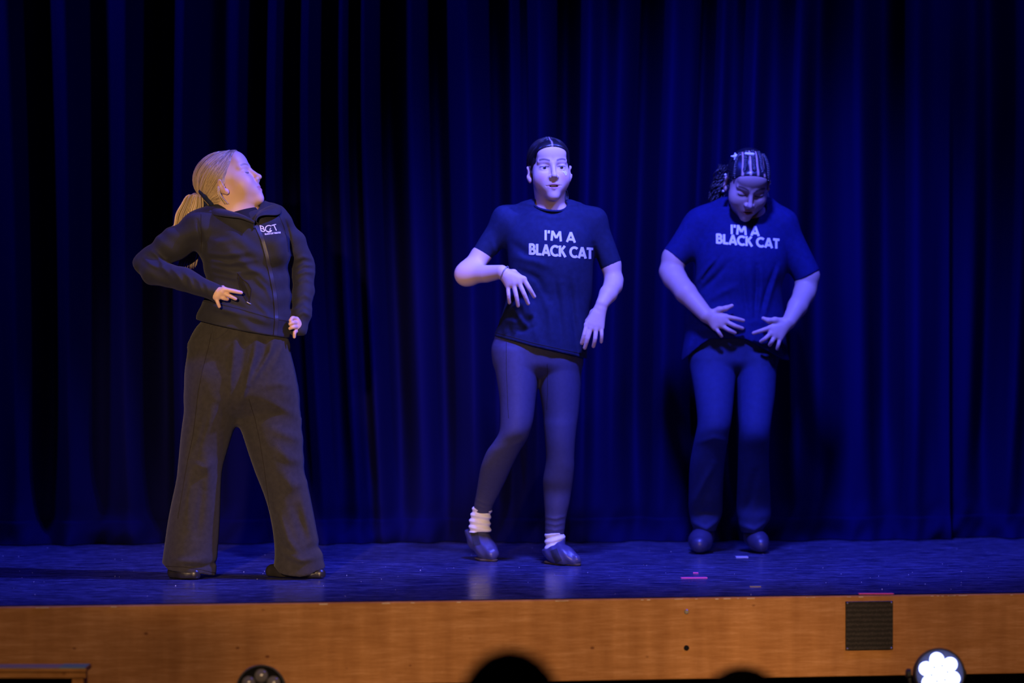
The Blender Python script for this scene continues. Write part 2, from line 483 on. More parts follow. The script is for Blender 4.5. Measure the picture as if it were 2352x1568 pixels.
def build_head(S, H, eyes='open', mouth='smile', width=1.0):
    W = width
    S.add(H.E((0, 0.018, 0.036), (0.073 * W, 0.094, 0.081)), 0.0)
    S.add(H.E((0, -0.030, -0.032), (0.060 * W, 0.057, 0.080)), 0.035)
    S.add(H.E((0, -0.004, -0.052), (0.052 * W, 0.06, 0.042)), 0.03)
    S.add(H.E((0, -0.070, -0.100), (0.019, 0.0185, 0.017)), 0.032)
    S.add(H.E((0, -0.066, 0.055), (0.050, 0.024, 0.036)), 0.03)
    for sx in (-1, 1):
        S.add(H.E((sx * 0.038 * W, -0.056, -0.032), (0.022, 0.024, 0.026)), 0.04)
        S.add(H.rc((sx * 0.012, -0.083, 0.022), (sx * 0.046, -0.068, 0.024), 0.006, 0.005), 0.016)
        S.sub(H.E((sx * 0.031, -0.101, 0.000), (0.019, 0.018, 0.012)), 0.014)
        S.add(H.E((sx * 0.031, -0.072, 0.000), (0.0165, 0.0150, 0.0120)) if eyes == 'open' else H.E((sx * 0.031, -0.071, 0.0005), (0.0175, 0.0125, 0.0115)), 0.006)
        if eyes == 'open':
            S.sub(H.E((sx * 0.031, -0.090, -0.0005), (0.0142, 0.010, 0.0054)), 0.002)
        # ears
        tl = rotm(sx * 34, -8, 0)
        S.add(H.E((sx * 0.077 * W, 0.014, -0.010), (0.0065, 0.018, 0.0275), tl), 0.006)
        S.add(H.E((sx * 0.074 * W, 0.006, -0.034), (0.006, 0.010, 0.012)), 0.006)
        S.sub(H.E((sx * 0.0875 * W, 0.008, -0.006), (0.0075, 0.009, 0.016), tl), 0.007)
    # nose
    S.add(H.rc((0, -0.086, 0.012), (0, -0.103, -0.024), 0.0065, 0.0085), 0.012)
    S.add(H.E((0, -0.106, -0.031), (0.0098, 0.0105, 0.0088)), 0.008)
    for sx in (-1, 1):
        S.add(H.E((sx * 0.0115, -0.096, -0.035), (0.0068, 0.0085, 0.0065)), 0.006)
        S.sub(H.E((sx * 0.0062, -0.100, -0.043), (0.0035, 0.005, 0.004)), 0.002)
    # mouth
    cz = {'smile': 0.004, 'open': 0.001, 'grimace': -0.004}[mouth]
    S.add(H.E((0, -0.070, -0.064), (0.032, 0.0185, 0.024)), 0.022)
    S.add(H.E((0, -0.091, -0.0415), (0.010, 0.008, 0.006)), 0.010)
    for sx in (-1, 1):
        S.add(H.rc((sx * 0.004, -0.0900, -0.0605), (sx * 0.024, -0.0800, -0.0660 + cz), 0.0052, 0.0024), 0.005)
        S.add(H.rc((0, -0.0880, -0.0740), (sx * 0.021, -0.0800, -0.0672 + cz), 0.0064, 0.0024), 0.005)
        S.sub(H.rc((0, -0.0965, -0.0670), (sx * 0.027, -0.0850, -0.0662 + cz), 0.0018, 0.0012), 0.002)
    if mouth == 'open':
        S.sub(H.E((0, -0.093, -0.0672), (0.0165, 0.016, 0.0038)), 0.002)
    if mouth == 'grimace':
        S.sub(H.E((0.004, -0.093, -0.0675), (0.0180, 0.012, 0.0034)), 0.002)

def face_color(q, skin, lip, brow, eyes='open', blush=0.0, mouth_open=False):
    """q local head coordinates; colours that belong to the face itself"""
    n = len(q); C = np.tile(np.array(skin, float), (n, 1))
    x, y, z = np.abs(q[:, 0]), q[:, 1], q[:, 2]
    def mix(m, c):
        m = np.clip(m, 0, 1)[:, None]; return C * (1 - m) + np.array(c) * m
    if blush > 0:
        m = np.exp(-(((x - 0.042) / 0.017) ** 2 + ((z + 0.036) / 0.016) ** 2)) * (y < -0.03) * blush
        C = mix(m, (skin[0] * 0.95, skin[1] * 0.55, skin[2] * 0.55))
    m = np.clip(1.4 - ((x / 0.0245) ** 2 + ((z + 0.0672) / 0.0125) ** 2) * 1.2, 0, 1) * (y < -0.076)
    C = mix(m, lip)
    if mouth_open:
        m = ((x / 0.0170) ** 2 + ((z + 0.0672) / 0.0042) ** 2 < 1) * (y < -0.06) * (y > -0.0895)
        C = mix(m.astype(float), (0.06, 0.015, 0.012))
    bz = 0.0245 + 0.006 * np.sin(np.clip((x - 0.012) / 0.036, 0, 1) * 2.4)
    m = np.clip(1.5 - np.abs(z - bz) / 0.0034, 0, 1) * ((x > 0.012) & (x < 0.049) & (y < -0.045))
    C = mix(m * 0.85, brow)
    ex = (x - 0.031)
    if eyes == 'open':
        m = np.clip(1.6 - np.abs(z - (0.0058 - 9 * ex * ex)) / 0.0018, 0, 1) * (np.abs(ex) < 0.0165) * (y < -0.06)
    else:
        m = np.clip(1.7 - np.abs(z - (-0.0035 + 14 * ex * ex)) / 0.0022, 0, 1) * (np.abs(ex) < 0.016) * (y < -0.066)
    C = mix(m * 0.9, (0.02, 0.014, 0.012))
    return C

def eyeballs(H, parent, gaze, iris):
    g = np.array(gaze, float); g /= np.linalg.norm(g)
    for sx in (-1, 1):
        n, m = 24, 16
        th = np.linspace(0, math.pi, m)
        vs = []; fs = []
        gw = g @ H.R.T; t = np.cross(gw, [0, 0, 1.0]); t /= np.linalg.norm(t); b = np.cross(gw, t)
        cen = H.w((sx * 0.031, -0.0725, 0.000)); r = 0.0128 * H.s
        colr = []
        for a in th:
            for k in range(n):
                f = 2 * math.pi * k / n
                vs.append(cen + r * (math.cos(a) * gw + math.sin(a) * (math.cos(f) * t + math.sin(f) * b)))
                colr.append((0.01, 0.01, 0.01) if a < 0.22 else (iris if a < 0.46 else (0.62, 0.58, 0.55)))
        for i in range(m - 1):
            for k in range(n):
                q = (k + 1) % n; fs.append((i * n + k, (i + 1) * n + k, (i + 1) * n + q, i * n + q))
        mesh_obj('eye', np.array(vs), fs, M_eye, parent, col=np.array(colr))

# hair cap on the skull: everything behind a tilted hairline plane
def hair_cap(S, H, W=1.0, t=0.007, line=(0.772, 0.636, -0.0102), nape=-0.075):
    S.add(H.E((0, 0.020, 0.037), (0.073 * W + t, 0.094 + t, 0.081 + t)), 0)
    S.add(H.E((0, 0.040, -0.020), (0.058 * W, 0.066, 0.062)), 0.03)
    S.add(H.E((0, -0.066, 0.055), (0.050 + t * 0.6, 0.024 + t * 0.6, 0.036 + t * 0.6)), 0.034)
    ny, nz, c = line
    def cut(p):
        q = H.l(p)
        edge = c + 9.0 * np.clip(np.abs(q[:, 0]) - 0.035, 0, 1) ** 2 - 0.012 * np.exp(-(q[:, 0] / 0.02) ** 2) * 0
        return np.maximum((edge - (ny * q[:, 1] + nz * q[:, 2])), nape - q[:, 2]) * H.s
    S.cut(cut, 0.004)

def skull_path(a, b, n, cen, rad, lift=0.0, bow=0.0):
    """path on the skull ellipsoid from a to b (local)"""
    a = (np.array(a) - cen) / rad; b = (np.array(b) - cen) / rad
    ra, rb = np.linalg.norm(a), np.linalg.norm(b); a, b = a / ra, b / rb
    om = math.acos(np.clip(a @ b, -0.999, 0.999)); out = []
    for i in range(n):
        t = i / (n - 1)
        v = (math.sin((1 - t) * om) * a + math.sin(t * om) * b) / math.sin(om)
        out.append(cen + v * rad * (1 + lift + bow * math.sin(math.pi * t)))
    return np.array(out)

def strand_mesh(name, strands, rad, colors, m, parent):
    mb = MB(); cols = []
    for s, c in zip(strands, colors):
        n0 = len(mb.v); k = len(s); pr = np.sin(np.linspace(0.25, math.pi - 0.25, k)) * 0.5 + 0.5
        mb.tube(s, rad * pr, 5); cols += [c] * (len(mb.v) - n0)
    return mesh_obj(name, np.array(mb.v), mb.f, m, parent, col=np.array(cols))

# hand built from pixel joints: palm fans from wrist to knuckles, five separate fingers
def hand(S, wrist, fingers, thumb=None, r0=0.0088, r1=0.0066, palm=0.0125):
    wv = np.array(wrist)
    kn = [np.array(f[0]) for f in fingers]
    for i, k in enumerate(kn):
        S.rc(wv + 0.25 * (k - wv), k, palm * 1.15, palm * 0.86, 0.012)
    for i in range(len(kn) - 1):
        S.rc(0.55 * wv + 0.45 * kn[i], 0.3 * kn[i] + 0.7 * kn[i + 1] if False else 0.15 * wv + 0.85 * (0.5 * kn[i] + 0.5 * kn[i + 1]), palm, palm * 0.8, 0.010)
    for i, f in enumerate(fingers):
        n = len(f); fr = r0 * (0.90 if i == len(fingers) - 1 else 1.0)
        rr = np.linspace(fr, r1 * (0.9 if i == len(fingers) - 1 else 1.0), n)
        T = SDF().chain(dens(np.array(f), 3), np.linspace(rr[0], rr[-1], 3 * (n - 1) + 1), 0.0)
        
        c = np.mean(np.array(f), axis=0); R = max(np.linalg.norm(np.array(q) - c) for q in f) + r0
        S.add((T.ev, c, R), 0.0035)
    if thumb is not None:
        S.chain([wv + 0.35 * (np.array(thumb[0]) - wv)] + list(thumb), np.linspace(0.0135, 0.0078, len(thumb) + 1), 0.008)

# ================================================================ the stage
EA, EB = 8.758, 0.128                     # front edge of the deck: y = EA + EB * x
CA, CB = 11.133, 0.068                    # line of the curtain
HALL = -0.75
def edge_y(x): return EA + EB * x

def floor_material():
    m = bpy.data.materials.new('painted_stage_boards'); m.use_nodes = True
    nt = m.node_tree; N = nt.nodes; L = nt.links; b = N['Principled BSDF']
    tc = N.new('ShaderNodeTexCoord')
    def noise(scale, sx, sy, detail=5, rough=0.6):
        mp = N.new('ShaderNodeMapping'); mp.inputs['Scale'].default_value = (sx, sy, 1); mp.inputs['Rotation'].default_value = (0, 0, -0.1)
        n = N.new('ShaderNodeTexNoise'); n.inputs['Scale'].default_value = scale; n.inputs['Detail'].default_value = detail; n.inputs['Roughness'].default_value = rough
        L.new(tc.outputs['Object'], mp.inputs[0]); L.new(mp.outputs[0], n.inputs['Vector']); return n.outputs['Fac']
    s1 = noise(14, 0.45, 3.0, 8, 0.7); s2 = noise(90, 0.25, 1.6, 4, 0.6); s3 = noise(1.6, 1, 2, 3)
    cr = N.new('ShaderNodeValToRGB'); L.new(s1, cr.inputs[0])
    cr.color_ramp.elements[0].position = 0.38; cr.color_ramp.elements[0].color = (0.010, 0.012, 0.050, 1)
    cr.color_ramp.elements[1].position = 0.70; cr.color_ramp.elements[1].color = (0.10, 0.10, 0.20, 1)
    mx = N.new('ShaderNodeMix'); mx.data_type = 'RGBA'; mx.blend_type = 'MULTIPLY'; mx.inputs[0].default_value = 0.8
    c2 = N.new('ShaderNodeValToRGB'); c2.color_ramp.elements[0].position = 0.35; c2.color_ramp.elements[1].position = 0.65
    c2.color_ramp.elements[0].color = (0.25, 0.25, 0.25, 1); c2.color_ramp.elements[1].color = (2.4, 2.4, 2.4, 1)
    L.new(s2, c2.inputs[0]); L.new(cr.outputs[0], mx.inputs[6]); L.new(c2.outputs[0], mx.inputs[7])
    L.new(mx.outputs[2], b.inputs['Base Color'])
    mr = N.new('ShaderNodeMapRange'); mr.inputs[1].default_value = 0.35; mr.inputs[2].default_value = 0.7; mr.inputs[3].default_value = 0.13; mr.inputs[4].default_value = 0.34
    L.new(s1, mr.inputs[0]); L.new(mr.outputs[0], b.inputs['Roughness'])
    b.inputs['Specular IOR Level'].default_value = 0.7
    bp = N.new('ShaderNodeBump'); bp.inputs['Strength'].default_value = 0.12; bp.inputs['Distance'].default_value = 0.002
    L.new(s2, bp.inputs['Height']); L.new(bp.outputs[0], b.inputs['Normal'])
    return m

def wood_material():
    m = bpy.data.materials.new('varnished_wood'); m.use_nodes = True
    nt = m.node_tree; N = nt.nodes; L = nt.links; b = N['Principled BSDF']
    tc = N.new('ShaderNodeTexCoord')
    def noise(scale, sc, detail=5, rough=0.6, w=0):
        mp = N.new('ShaderNodeMapping'); mp.inputs['Scale'].default_value = sc; mp.inputs['Location'].default_value = (w, w, w)
        n = N.new('ShaderNodeTexNoise'); n.inputs['Scale'].default_value = scale; n.inputs['Detail'].default_value = detail; n.inputs['Roughness'].default_value = rough
        L.new(tc.outputs['Object'], mp.inputs[0]); L.new(mp.outputs[0], n.inputs['Vector']); return n.outputs['Fac']
    g = noise(14, (0.5, 1, 5), 10, 0.75)
    cr = N.new('ShaderNodeValToRGB'); L.new(g, cr.inputs[0])
    e = cr.color_ramp.elements
    e[0].position = 0.30; e[0].color = (0.34, 0.140, 0.034, 1)
    e[1].position = 0.72; e[1].color = (0.56, 0.285, 0.115, 1)
    k = e.new(0.50); k.color = (0.43, 0.192, 0.058, 1)
    # vertical figure and worn blotches
    v = noise(5, (3.0, 1, 0.5), 3, 0.5, 3.1)
    c2 = N.new('ShaderNodeValToRGB'); L.new(v, c2.inputs[0])
    c2.color_ramp.elements[0].position = 0.35; c2.color_ramp.elements[0].color = (0.86, 0.82, 0.78, 1)
    c2.color_ramp.elements[1].position = 0.72; c2.color_ramp.elements[1].color = (1.12, 1.14, 1.2, 1)
    mx = N.new('ShaderNodeMix'); mx.data_type = 'RGBA'; mx.blend_type = 'MULTIPLY'; mx.inputs[0].default_value = 1
    L.new(cr.outputs[0], mx.inputs[6]); L.new(c2.outputs[0], mx.inputs[7])
    # knots and dents
    vo = N.new('ShaderNodeTexVoronoi'); vo.inputs['Scale'].default_value = 8.0
    mp = N.new('ShaderNodeMapping'); mp.inputs['Scale'].default_value = (1, 1, 1.5); mp.inputs['Location'].default_value = (0.3, 0.7, 0.2)
    L.new(tc.outputs['Object'], mp.inputs[0]); L.new(mp.outputs[0], vo.inputs['Vector'])
    kr = N.new('ShaderNodeValToRGB'); kr.color_ramp.elements[0].position = 0.03; kr.color_ramp.elements[0].color = (0.35, 0.22, 0.15, 1)
    kr.color_ramp.elements[1].position = 0.075; kr.color_ramp.elements[1].color = (1, 1, 1, 1)
    L.new(vo.outputs['Distance'], kr.inputs[0])
    m3 = N.new('ShaderNodeMix'); m3.data_type = 'RGBA'; m3.blend_type = 'MULTIPLY'; m3.inputs[0].default_value = 0.85
    L.new(mx.outputs[2], m3.inputs[6]); L.new(kr.outputs[0], m3.inputs[7])
    L.new(m3.outputs[2], b.inputs['Base Color'])
    b.inputs['Roughness'].default_value = 0.6; b.inputs['Specular IOR Level'].default_value = 0.2
    bp = N.new('ShaderNodeBump'); bp.inputs['Strength'].default_value = 0.12; bp.inputs['Distance'].default_value = 0.002
    L.new(g, bp.inputs['Height']); L.new(bp.outputs[0], b.inputs['Normal'])
    return m
M_floor = floor_material(); M_wood = wood_material()
M_void = mat('dark_paint_and_shade', (0.010, 0.010, 0.012), 0.9, 0.1)
M_hall = mat('hall_floor', (0.03, 0.026, 0.024), 0.6, 0.3, var=0.2, vscale=3)

# deck
x0, x1 = -6.0, 6.0
vs = [(x0, edge_y(x0) + 0.02, 0), (x1, edge_y(x1) + 0.02, 0), (x1, 13.5, 0), (x0, 13.5, 0)]
vs += [(a, b, -0.03) for (a, b, c) in vs]
tag(mesh_obj('floor', np.array(vs), [(0, 1, 2, 3), (7, 6, 5, 4), (0, 4, 5, 1), (1, 5, 6, 2), (2, 6, 7, 3), (3, 7, 4, 0)], M_floor, smooth=False), kind='structure')
# wooden fascia, hangs under the deck edge
ang = math.atan(EB); RZ = Matrix.Translation((0, EA, 0)) @ Matrix.Rotation(ang, 4, 'Z')
mb = MB().box((-6, -0.002, -0.268), (6, 0.045, 0.0), RZ, 0.003)
fascia = tag(mb.build('trim_1', M_wood), kind='structure')
mb = MB().box((-6, 0.16, HALL), (6, 0.22, -0.03), RZ)
tag(mb.build('trim_2', M_void), kind='structure')
mb = MB().box((-6.5, 13.0, HALL), (6.5, 13.2, 5.0)); tag(mb.build('wall_back', M_void), kind='structure')
mb = MB().box((-7, -3, HALL - 0.05), (7, 13.5, HALL))
tag(mb.build('floor', M_hall), kind='structure')

def on_edge(px, py=None, off=0.0):
    """point of the fascia front behind a pixel"""
    k = (px - CX) / FPX
    y = (EA - 0.002 - off) / (1 - EB * k)
    return np.array([k * y, y, CZ + (HY - (py if py else HY)) / FPX * y])

# pale worn chips along the top edge of the fascia
M_chip = mat('worn_edge', (0.62, 0.50, 0.36), 0.7, 0.2)
mb = MB()
for i in range(30):
    px = random.choice([random.uniform(1180, 2350), random.uniform(2130, 2230), random.uniform(30, 1150)])
    c = on_edge(px); l = random.uniform(0.003, 0.016); h = random.uniform(0.0008, 0.0026)
    M = Matrix.Translation((c[0], c[1], -0.0035)) @ Matrix.Rotation(ang, 4, 'Z')
    mb.box((-l, -0.0008, -h), (l, 0.003, 0.0008), M)
ch = mb.build('edge_chips', M_chip, fascia); ch['kind'] = 'stuff'
# bolt heads and a split knot
M_bolt = mat('bolt_steel', (0.45, 0.43, 0.40), 0.35, 0.5, metal=0.8)
for (px, py, r, m) in ((1577, 1405, 0.008, M_bolt), (1577, 1488, 0.009, M_void)):
    c = on_edge(px, py)
    mb = MB().lathe([(r, 0.004), (r, -0.0016), (r * 0.75, -0.0034)], c, Vector((-math.sin(ang), math.cos(ang), 0)), 16)
    mb.build('bolt', m, fascia)

# ---------------------------------------------------------------- curtain
M_curtain = mat('blue_velour', (0.002, 0.002, 0.038), 0.95, 0.05, bump=0.3, bscale=200, var=0.12, vscale=6, stretch=(1, 1, 0.15))
ridges = [-260, -120, 40, 165, 300, 432, 560, 655, 735, 812, 862, 962, 1085, 1175, 1240, 1352, 1425, 1545, 1665, 1742, 1850, 1990, 2105, 2250, 2352, 2480, 2620]
rng = random.Random(5)
def curtain_profile(xs):
    cx = np.array([(p - CX) / FPX * 11.1 for p in ridges])
    amp = np.array([rng.uniform(0.06, 0.17) for _ in ridges])
    y = np.zeros_like(xs)
    mids = (cx[1:] + cx[:-1]) / 2
    for i in range(len(cx)):
        l = mids[i - 1] if i else cx[0] - 0.12; r = mids[i] if i < len(mids) else cx[-1] + 0.12
        t = np.where(xs < cx[i], (xs - cx[i]) / (cx[i] - l), (xs - cx[i]) / (r - cx[i]))
        m = np.abs(t) < 1
        y = np.where(m, -amp[i] * (0.5 + 0.5 * np.cos(np.pi * np.sign(t) * np.abs(t) ** 0.85)), y)
    for (p, wp, dep) in ((100, 30, .10), (375, 40, .16), (610, 22, .10), (905, 30, .15), (1012, 24, .12), (1150, 26, .12), (1300, 26, .16), (1485, 34, .18), (1630, 22, .14), (1905, 34, .14), (2068, 38, .18), (2300, 30, .12)):
        y = y + dep * np.exp(-((xs - (p - CX) / FPX * 11.1) / (wp / FPX * 11.1)) ** 2)
    return y
def fract_noise(x, z, seed):
    r = np.random.default_rng(seed); o = np.zeros_like(x)
    for i in range(7):
        a, b, c = r.uniform(-9, 9), r.uniform(-6, 6), r.uniform(0, 6.28)
        o += np.sin(a * x * (1 + i * 0.6) + b * z * (1 + 0.3 * i) + c) / (1 + 0.5 * i)
    return o
def make_curtain(pxa, pxb, back, label, seed):
    xa, xb = (pxa - CX) / FPX * 11.1, (pxb - CX) / FPX * 11.1
    nx = int((xb - xa) / 0.0065); zs = np.r_[np.linspace(0.004, 0.16, 22), np.linspace(0.18, 4.2, 46)]
    xs = np.linspace(xa, xb, nx)
    X, Z = np.meshgrid(xs, zs, indexing='xy')
    drift = 0.035 * np.sin(0.8 * X + 0.9 * Z) * (1 - Z / 4.2) + 0.02 * np.sin(3.1 * X - 1.3 * Z)
    state = rng.getstate(); rng.seed(5)
    prof = curtain_profile((X + drift).ravel()).reshape(X.shape); rng.setstate(state)
    fine = 0.006 * np.sin(58 * X + 2.5 * np.sin(4 * X + Z)) * (0.4 + 0.6 * np.sin(2.2 * X + 1.0) ** 2)
    lowz = np.exp(-Z / 0.07)
    crumple = np.exp(-Z / 0.09) * 0.020 * fract_noise(X * 2.2, Z * 6, seed) 
    ss = np.clip(Z / 0.6, 0, 1); ss = ss * ss * (3 - 2 * ss)
    Y = CA + CB * X + prof * (0.30 + 0.70 * ss) - 0.02 * (1 - ss) + fine + crumple + back - 0.03 * lowz
    V = np.stack([X, Y, Z], -1).reshape(-1, 3)
    ny = len(zs)
    i, j = np.meshgrid(np.arange(nx - 1), np.arange(ny - 1), indexing='xy'); q = (j * nx + i).ravel()
    F = np.stack([q, q + 1, q + nx + 1, q + nx], 1)
    n = len(V)
    V2 = V + np.array([0, 0.012, 0]); F2 = F[:, ::-1] + n
    loop = np.r_[np.arange(nx), np.arange(1, ny) * nx + nx - 1]
    be = np.arange(nx - 1); E1 = np.stack([be, be + n, be + 1 + n, be + 1], 1)
    se = np.arange(ny - 1) * nx; E2 = np.stack([se, se + nx, se + nx + n, se + n], 1)
    o = empty('stage_curtain', (0, CA, 0)); tag(o, label, 'curtain', )
    mesh_obj('drape', np.r_[V, V2], np.r_[F, F2, E1, E2], M_curtain, o)
    # stitched hem: a doubled band standing 4 mm proud along the bottom
    zi = [k for k in range(ny) if 0.004 <= zs[k] <= 0.105]
    k0, k1 = zi[0], zi[-1]
    Vh = V.reshape(ny, nx, 3)[k0:k1 + 1].copy(); Vh[:, :, 1] -= 0.005; Vh[-1, :, 1] += 0.0055
    m = k1 - k0 + 1
    i, j = np.meshgrid(np.arange(nx - 1), np.arange(m - 1), indexing='xy'); q = (j * nx + i).ravel()
    mesh_obj('hem', Vh.reshape(-1, 3), np.stack([q, q + 1, q + nx + 1, q + nx], 1), M_curtain, o)
    return o
make_curtain(-900, 2194, 0.0, 'wide dark blue velour stage curtain hanging in folds behind the dancers', 3)
make_curtain(2176, 3250, 0.10, 'narrow dark blue velour stage curtain panel at the right edge, past the dark gap', 9)

# ---------------------------------------------------------------- tape marks and specks on the deck
M_pink = mat('pink_tape', (0.85, 0.10, 0.30), 0.5, 0.3)
M_yellow = mat('yellow_tape', (0.25, 0.20, 0.10), 0.6, 0.3)
M_paletape = mat('pale_tape', (0.45, 0.45, 0.5), 0.6, 0.3)
def deck_pt(px, py):
    d = FPX * CZ / (py - HY); return P(px, py, d)
def tape(px0, px1, py, thick, m, label, slope=0.0):
    a = deck_pt(px0, py); b = deck_pt(px1, py + slope); c = (a + b) / 2
    L = np.linalg.norm(b - a) / 2; an = math.atan2(b[1] - a[1], b[0] - a[0])
    M = Matrix.Translation(c) @ Matrix.Rotation(an, 4, 'Z')
    mb = MB().box((-L, -thick / 2, 0.0002), (L, thick / 2, 0.0026), M)
    o = mb.build('tape_mark', m, None, origin=(c[0], c[1], 0))
    return tag(o, label, 'tape')
tape(1564, 1624, 1327.5, 0.025, M_pink, 'short bright pink tape strip on the stage floor below the right dancer', -0.6)
tape(1592, 1604, 1316.0, 0.02, M_pink, 'tiny pink tape scrap just beyond the bright pink strip')
tape(1972, 2052, 1364.0, 0.028, M_pink, 'pink tape strip at the stage edge directly above the dark plaque', 0.0)
tape(1722, 1748, 1347.5, 0.02, M_yellow, 'faint yellow tape mark on the floor near the stage edge')
tape(1690, 1718, 1279.5, 0.05, M_paletape, 'pale tape mark on the floor between the right dancer\'s feet')
mb = MB(); rr = random.Random(3)
for i in range(110):
    px, py = rr.uniform(0, 2352), rr.choice([rr.uniform(1252, 1370), rr.uniform(1295, 1345)])
    c = deck_pt(px, py)
    if c[1] < edge_y(c[0]) + 0.03 or c[1] > CA + CB * c[0] - 0.1: continue
    s = rr.uniform(0.0006, 0.0016) * (1.6 if rr.random() < 0.08 else 1)
    mb.add([(c[0] - s, c[1] - s, 0.0002), (c[0] + s, c[1] - s, 0.0002), (c[0] + s, c[1] + s, 0.0002), (c[0] - s, c[1] + s, 0.0002), (c[0], c[1], s * 1.2)],
           [(0, 1, 4), (1, 2, 4), (2, 3, 4), (3, 0, 4), (3, 2, 1, 0)])
sp = mb.build('dust_specks', M_paletape); tag(sp, 'scattered pale specks of dust and glitter on the stage floor', 'dust', kind='stuff')

# ---------------------------------------------------------------- plaque on the fascia
def plaque_material():
    m = mat('dark_bronze', (0.040, 0.030, 0.026), 0.45, 0.4, metal=0.2)
    nt = m.node_tree; N = nt.nodes; L = nt.links; b = N['Principled BSDF']
    tc = N.new('ShaderNodeTexCoord'); mp = N.new('ShaderNodeMapping'); mp.inputs['Scale'].default_value = (120, 1, 90)
    n = N.new('ShaderNodeTexNoise'); n.inputs['Scale'].default_value = 1.0; n.inputs['Detail'].default_value = 4
    wv = N.new('ShaderNodeTexWave'); wv.bands_direction = 'Z'; wv.inputs['Scale'].default_value = 20; wv.inputs['Distortion'].default_value = 3.0; wv.inputs['Detail Scale'].default_value = 6
    L.new(tc.outputs['Object'], mp.inputs[0]); L.new(mp.outputs[0], n.inputs['Vector']); L.new(tc.outputs['Object'], wv.inputs['Vector'])
    mu = N.new('ShaderNodeMath'); mu.operation = 'MULTIPLY'; L.new(n.outputs['Fac'], mu.inputs[0]); L.new(wv.outputs['Fac'], mu.inputs[1])
    cr = N.new('ShaderNodeValToRGB'); L.new(mu.outputs[0], cr.inputs[0])
    cr.color_ramp.elements[0].position = 0.1; cr.color_ramp.elements[0].color = (0.012, 0.010, 0.010, 1)
    cr.color_ramp.elements[1].position = 0.75; cr.color_ramp.elements[1].color = (0.050, 0.042, 0.038, 1)
    L.new(cr.outputs[0], b.inputs['Base Color'])
    return m
pa = on_edge(1942, 1381); pb = on_edge(2051, 1492); pc = (pa + pb) / 2
pl = empty('plaque', (pc[0], pc[1], min(pa[2], pb[2])))
tag(pl, 'dark square metal plaque screwed to the wooden stage front at right', 'plaque')
hw = (pb[0] - pa[0]) / 2 / math.cos(ang); hh = (pa[2] - pb[2]) / 2
MP = Matrix.Translation(pc) @ Matrix.Rotation(ang, 4, 'Z')
pm = MB().box((-hw, -0.005, -hh), (hw, 0.0, hh), MP, 0.0012).build('plate', plaque_material(), pl)
for sx in (-1, 1):
    for sz in (-1, 1):
        c = MP @ Vector((sx * (hw - 0.006), -0.005, sz * (hh - 0.006)))
        MB().lathe([(0.0028, 0.001), (0.0028, -0.001), (0.0015, -0.0022)], c, Vector((-math.sin(ang), math.cos(ang), 0)), 10).build('screw', M_bolt, pl)

# ---------------------------------------------------------------- wooden steps at the left of the stage front
st = empty('wooden_steps', (-1.64, 8.25, HALL))
tag(st, 'low wooden steps in front of the stage at the left, top tread with green tape', 'steps')
zt = P(0, 1534, 8.2)[2]; xr_ = P(199, 1534, 8.2)[0]; M0 = Matrix.Translation((0, 0, 0))
MB().box((-2.3, 8.19, zt - 0.012), (xr_, 8.29, zt), None, 0.002).build('tread', M_wood, st)
MB().box((-2.3, 8.20, zt - 0.032), (xr_ - 0.002, 8.225, zt - 0.012), None, 0.002).build('riser', M_wood, st)
MB().box((xr_ - 0.048, 8.21, HALL), (xr_ - 0.012, 8.29, zt - 0.033), None, 0.002).build('side_panel', M_wood, st)
MB().box((-2.3, 8.21, HALL), (-2.264, 8.29, zt - 0.033), None, 0.002).build('side_panel', M_wood, st)
MB().box((-2.26, 8.0, HALL + 0.28), (xr_ - 0.05, 8.29, HALL + 0.31), None, 0.002).build('tread', M_wood, st)
for xx in (-2.3, xr_ - 0.048): MB().box((xx, 8.0, HALL), (xx + 0.036, 8.21, HALL + 0.28), None, 0.002).build('side_panel', M_wood, st)
MB().box((-2.262, 8.27, HALL), (xr_ - 0.05, 8.285, zt - 0.034)).build('shade_panel', M_void, st)  # added dark sheet, its colour stands for the shade under the tread
M_green = mat('green_tape', (0.22, 0.45, 0.30), 0.5, 0.3)
MB().box((xr_ - 0.085, 8.188, zt + 0.0002), (xr_ - 0.004, 8.285, zt + 0.002)).build('tape', M_green, st)
MB().box((-2.3, 8.188, zt + 0.0002), (xr_ - 0.085, 8.28, zt + 0.0014)).build('tape', mat('pale_tape_strip', (0.42, 0.36, 0.26), 0.6, 0.3), st)

